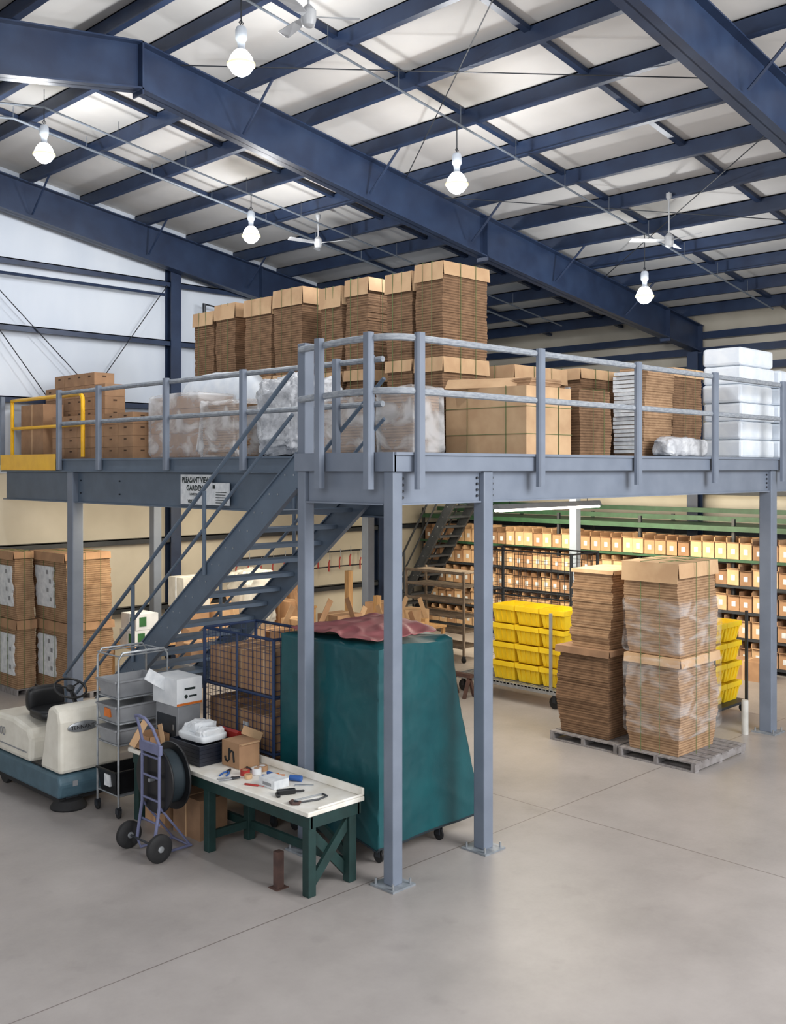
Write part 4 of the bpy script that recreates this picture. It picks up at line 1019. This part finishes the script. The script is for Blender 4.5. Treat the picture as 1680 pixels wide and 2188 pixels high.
carton('white carton with green print, lower, on the packing table left of the stairs',9.45,9.9,15.8,16.3,.782,1.06,'white','greenink')
carton('white carton with green print, upper, on the packing table left of the stairs',9.48,9.92,15.8,16.3,1.065,1.34,'white','greenink')
carton('second white carton with green print behind the stair handrail',9.98,10.4,15.8,16.3,.782,1.08,'white','greenink')
carton('brown carton under a plain white carton on the packing table behind the stairs',10.5,11.0,15.8,16.35,.782,1.36,'kraft')
carton('plain white carton on top of a brown carton behind the stair handrail',10.48,11.05,15.85,16.35,1.365,1.9,'sheet')
carton('open tan carton on the packing table seen between the stair treads',11.2,11.68,15.8,16.4,.782,1.3,'tan',None,True)
carton('brown carton with flaps at the right end of the packing table',12.88,13.26,15.8,16.4,.782,1.25,'kraft',None,True)
crump('draped white plastic sheet on the packing table behind the stairs',11.85,12.62,15.8,16.5,.785,1.9,21,.05,.35,'sheet','plastic_sheet',.04,3)
carton('tan carton on the rear packing table under the platform, left one',13.05,13.6,16.75,17.3,.952,1.4,'tan')
carton('brown carton on the rear packing table under the platform, right one',13.7,14.3,16.75,17.3,.952,1.55,'kraft')
carton('open kraft carton at the left end of the grey-topped packing table',9.4,9.85,14.0,14.45,.742,1.05,'kraft',None,True)
carton('low white carton second from the left on the grey-topped packing table',9.98,10.35,14.0,14.45,.742,.95,'white','greenink')
carton('tall tan carton in the middle of the grey-topped packing table',10.5,10.9,14.0,14.5,.742,1.3,'tan')
carton('wide brown carton right of the tall tan one on the grey-topped table',11.0,11.5,14.0,14.5,.742,1.08,'brown',None,False)
carton('open tan carton at the right end of the grey-topped packing table',11.65,11.97,14.02,14.5,.742,1.2,'tan',None,True)
t = thing('timber_rack','pale timber frame with uprights behind the teal covered cart','timber frame',(12.6,12.9,0))
for x,y,z in ((12.2,13.3,2.1),(12.9,13.3,1.6),(12.2,12.4,1.3),(13.2,12.4,1.25)): MB().box(x-.05,x+.05,y-.05,y+.05,0,z).build('upright','wood',t)
MB().box(12.15,13.25,12.36,12.44,1.0,1.2).build('board','wood',t); MB().box(12.15,13.25,13.26,13.34,.9,1.1).build('board','wood',t); MB().box(12.15,13.25,12.3,13.4,.86,.9).build('shelf_board','wood',t)
carton('open tan carton on the timber frame left of the red sheet',12.3,12.7,12.85,13.2,.902,1.3,'tan',None,True)
carton('brown carton on the timber frame right of the red sheet',12.85,13.14,12.56,12.85,.902,1.22,'kraft',None,True)
carton('lower brown carton of the pair stacked left of the timber frame',11.3,11.95,12.6,13.2,0,.75,'brown')
carton('upper kraft carton of the pair stacked left of the timber frame',11.35,11.9,12.65,13.15,.755,1.45,'kraft',None,True)
table('low timber table with cartons in front of the far staircase',14.2,15.1,13.6,15.1,.8)
carton('open tan carton on the low table before the far staircase',14.25,14.7,13.7,14.2,.802,1.15,'tan',None,True)
carton('brown carton on the low table before the far staircase, farther one',14.25,14.8,14.45,15.05,.802,1.2,'kraft')
tag(MB().tube((12.5,WY-.28,1.95),(17.0,WY-.28,1.95),.02,8).tube((12.5,WY-.28,1.6),(17,WY-.28,1.6),.016,8).tube((12.55,WY-.28,1.55),(12.55,WY-.28,2.0),.016,6).tube((16.95,WY-.28,1.55),(16.95,WY-.28,2.0),.016,6).build('tool_rail','dark'),'long dark hanging rail on the far wall under the platform','rail')
r0 = None
for i in range(13):
    p = (12.8+.33*i,WY-.33,1.5+.05*(i%3))
    if r0 is None:
        r0 = thing('hanging_tool','red handled tool hanging from the dark rail on the far wall','tool',p,'red handled tools on the wall rail')
        x,y,z = p
        MB().path([(x,y,z),(x,y,z+.2),(x+.03,y,z+.27)],.017,6).build('handle','redp',r0,True); MB().tube((x+.03,y,z+.27),(x+.03,y,z+.46),.010,6).build('shaft','silver',r0,True)
    else: dup(r0,p)
carton('brown carton on the floor at the foot of the green rack, nearer',17.9,18.4,8.5,9.1,0,.35,'kraft')
carton('tan carton on the floor at the foot of the green rack, farther',17.9,18.4,9.3,9.9,0,.42,'tan',None,True)
t = thing('timber_trestle','small brown timber trestle at the left end of the flatbed cart','trestle',(13.25,11.6,0))
for y in (11.42,11.8): MB().beam((13.12,y,.0),(13.25,y,.36),.05,.05,(0,1,0)).build('leg','rust',t); MB().beam((13.38,y,.0),(13.25,y,.36),.05,.05,(0,1,0)).build('leg','rust',t)
MB().box(13.2,13.3,11.36,11.86,.34,.4).build('top_rail','rust',t)

# ---------------------------------------------------------------- lights, world, camera
def area(loc,target,size,energy,color=(1,1,1),sy=None):
    li = bpy.data.lights.new('area','AREA'); li.energy = energy; li.size = size; li.color = color
    if sy: li.shape = 'RECTANGLE'; li.size_y = sy
    o = bpy.data.objects.new('area_light',li); COL.objects.link(o); o.location = loc
    o.rotation_euler = (Vector(target)-Vector(loc)).to_track_quat('-Z','Y').to_euler(); return o
area((10,-3,7.2),(10,8,0.5),6,1600,(1,.995,.99))
area((-3,1,6.5),(7,8,1.0),4,440,(.97,.98,1))  # unseen fill lamp, added to lift the foreground
area((12,9.5,3.25),(12,9.5,0),3.5,160,(1,.91,.76))
area((16.2,12,3.3),(18.8,12,1.0),6,460,(1,.87,.64),1.2)  # unseen warm lamp, added to brighten the rack cartons
area((11,15.0,3.25),(11,16.6,0.5),5,170,(1,.88,.68),1.5)
wd = bpy.data.worlds.new('World'); S.world = wd; wd.use_nodes = True
wd.node_tree.nodes['Background'].inputs[0].default_value = (.94,.97,1,1); wd.node_tree.nodes['Background'].inputs[1].default_value = .95
cam = bpy.data.cameras.new('Camera'); co = bpy.data.objects.new('Camera',cam); COL.objects.link(co)
co.location = (0,0,3.9); co.rotation_euler = (PI/2,0,-PI/4)
cam.sensor_fit = 'VERTICAL'; cam.sensor_height = 24; cam.lens = 24*2195/2188; cam.shift_y = -94/2188
cam.clip_end = 200
S.camera = co
S.view_settings.view_transform = 'Standard'
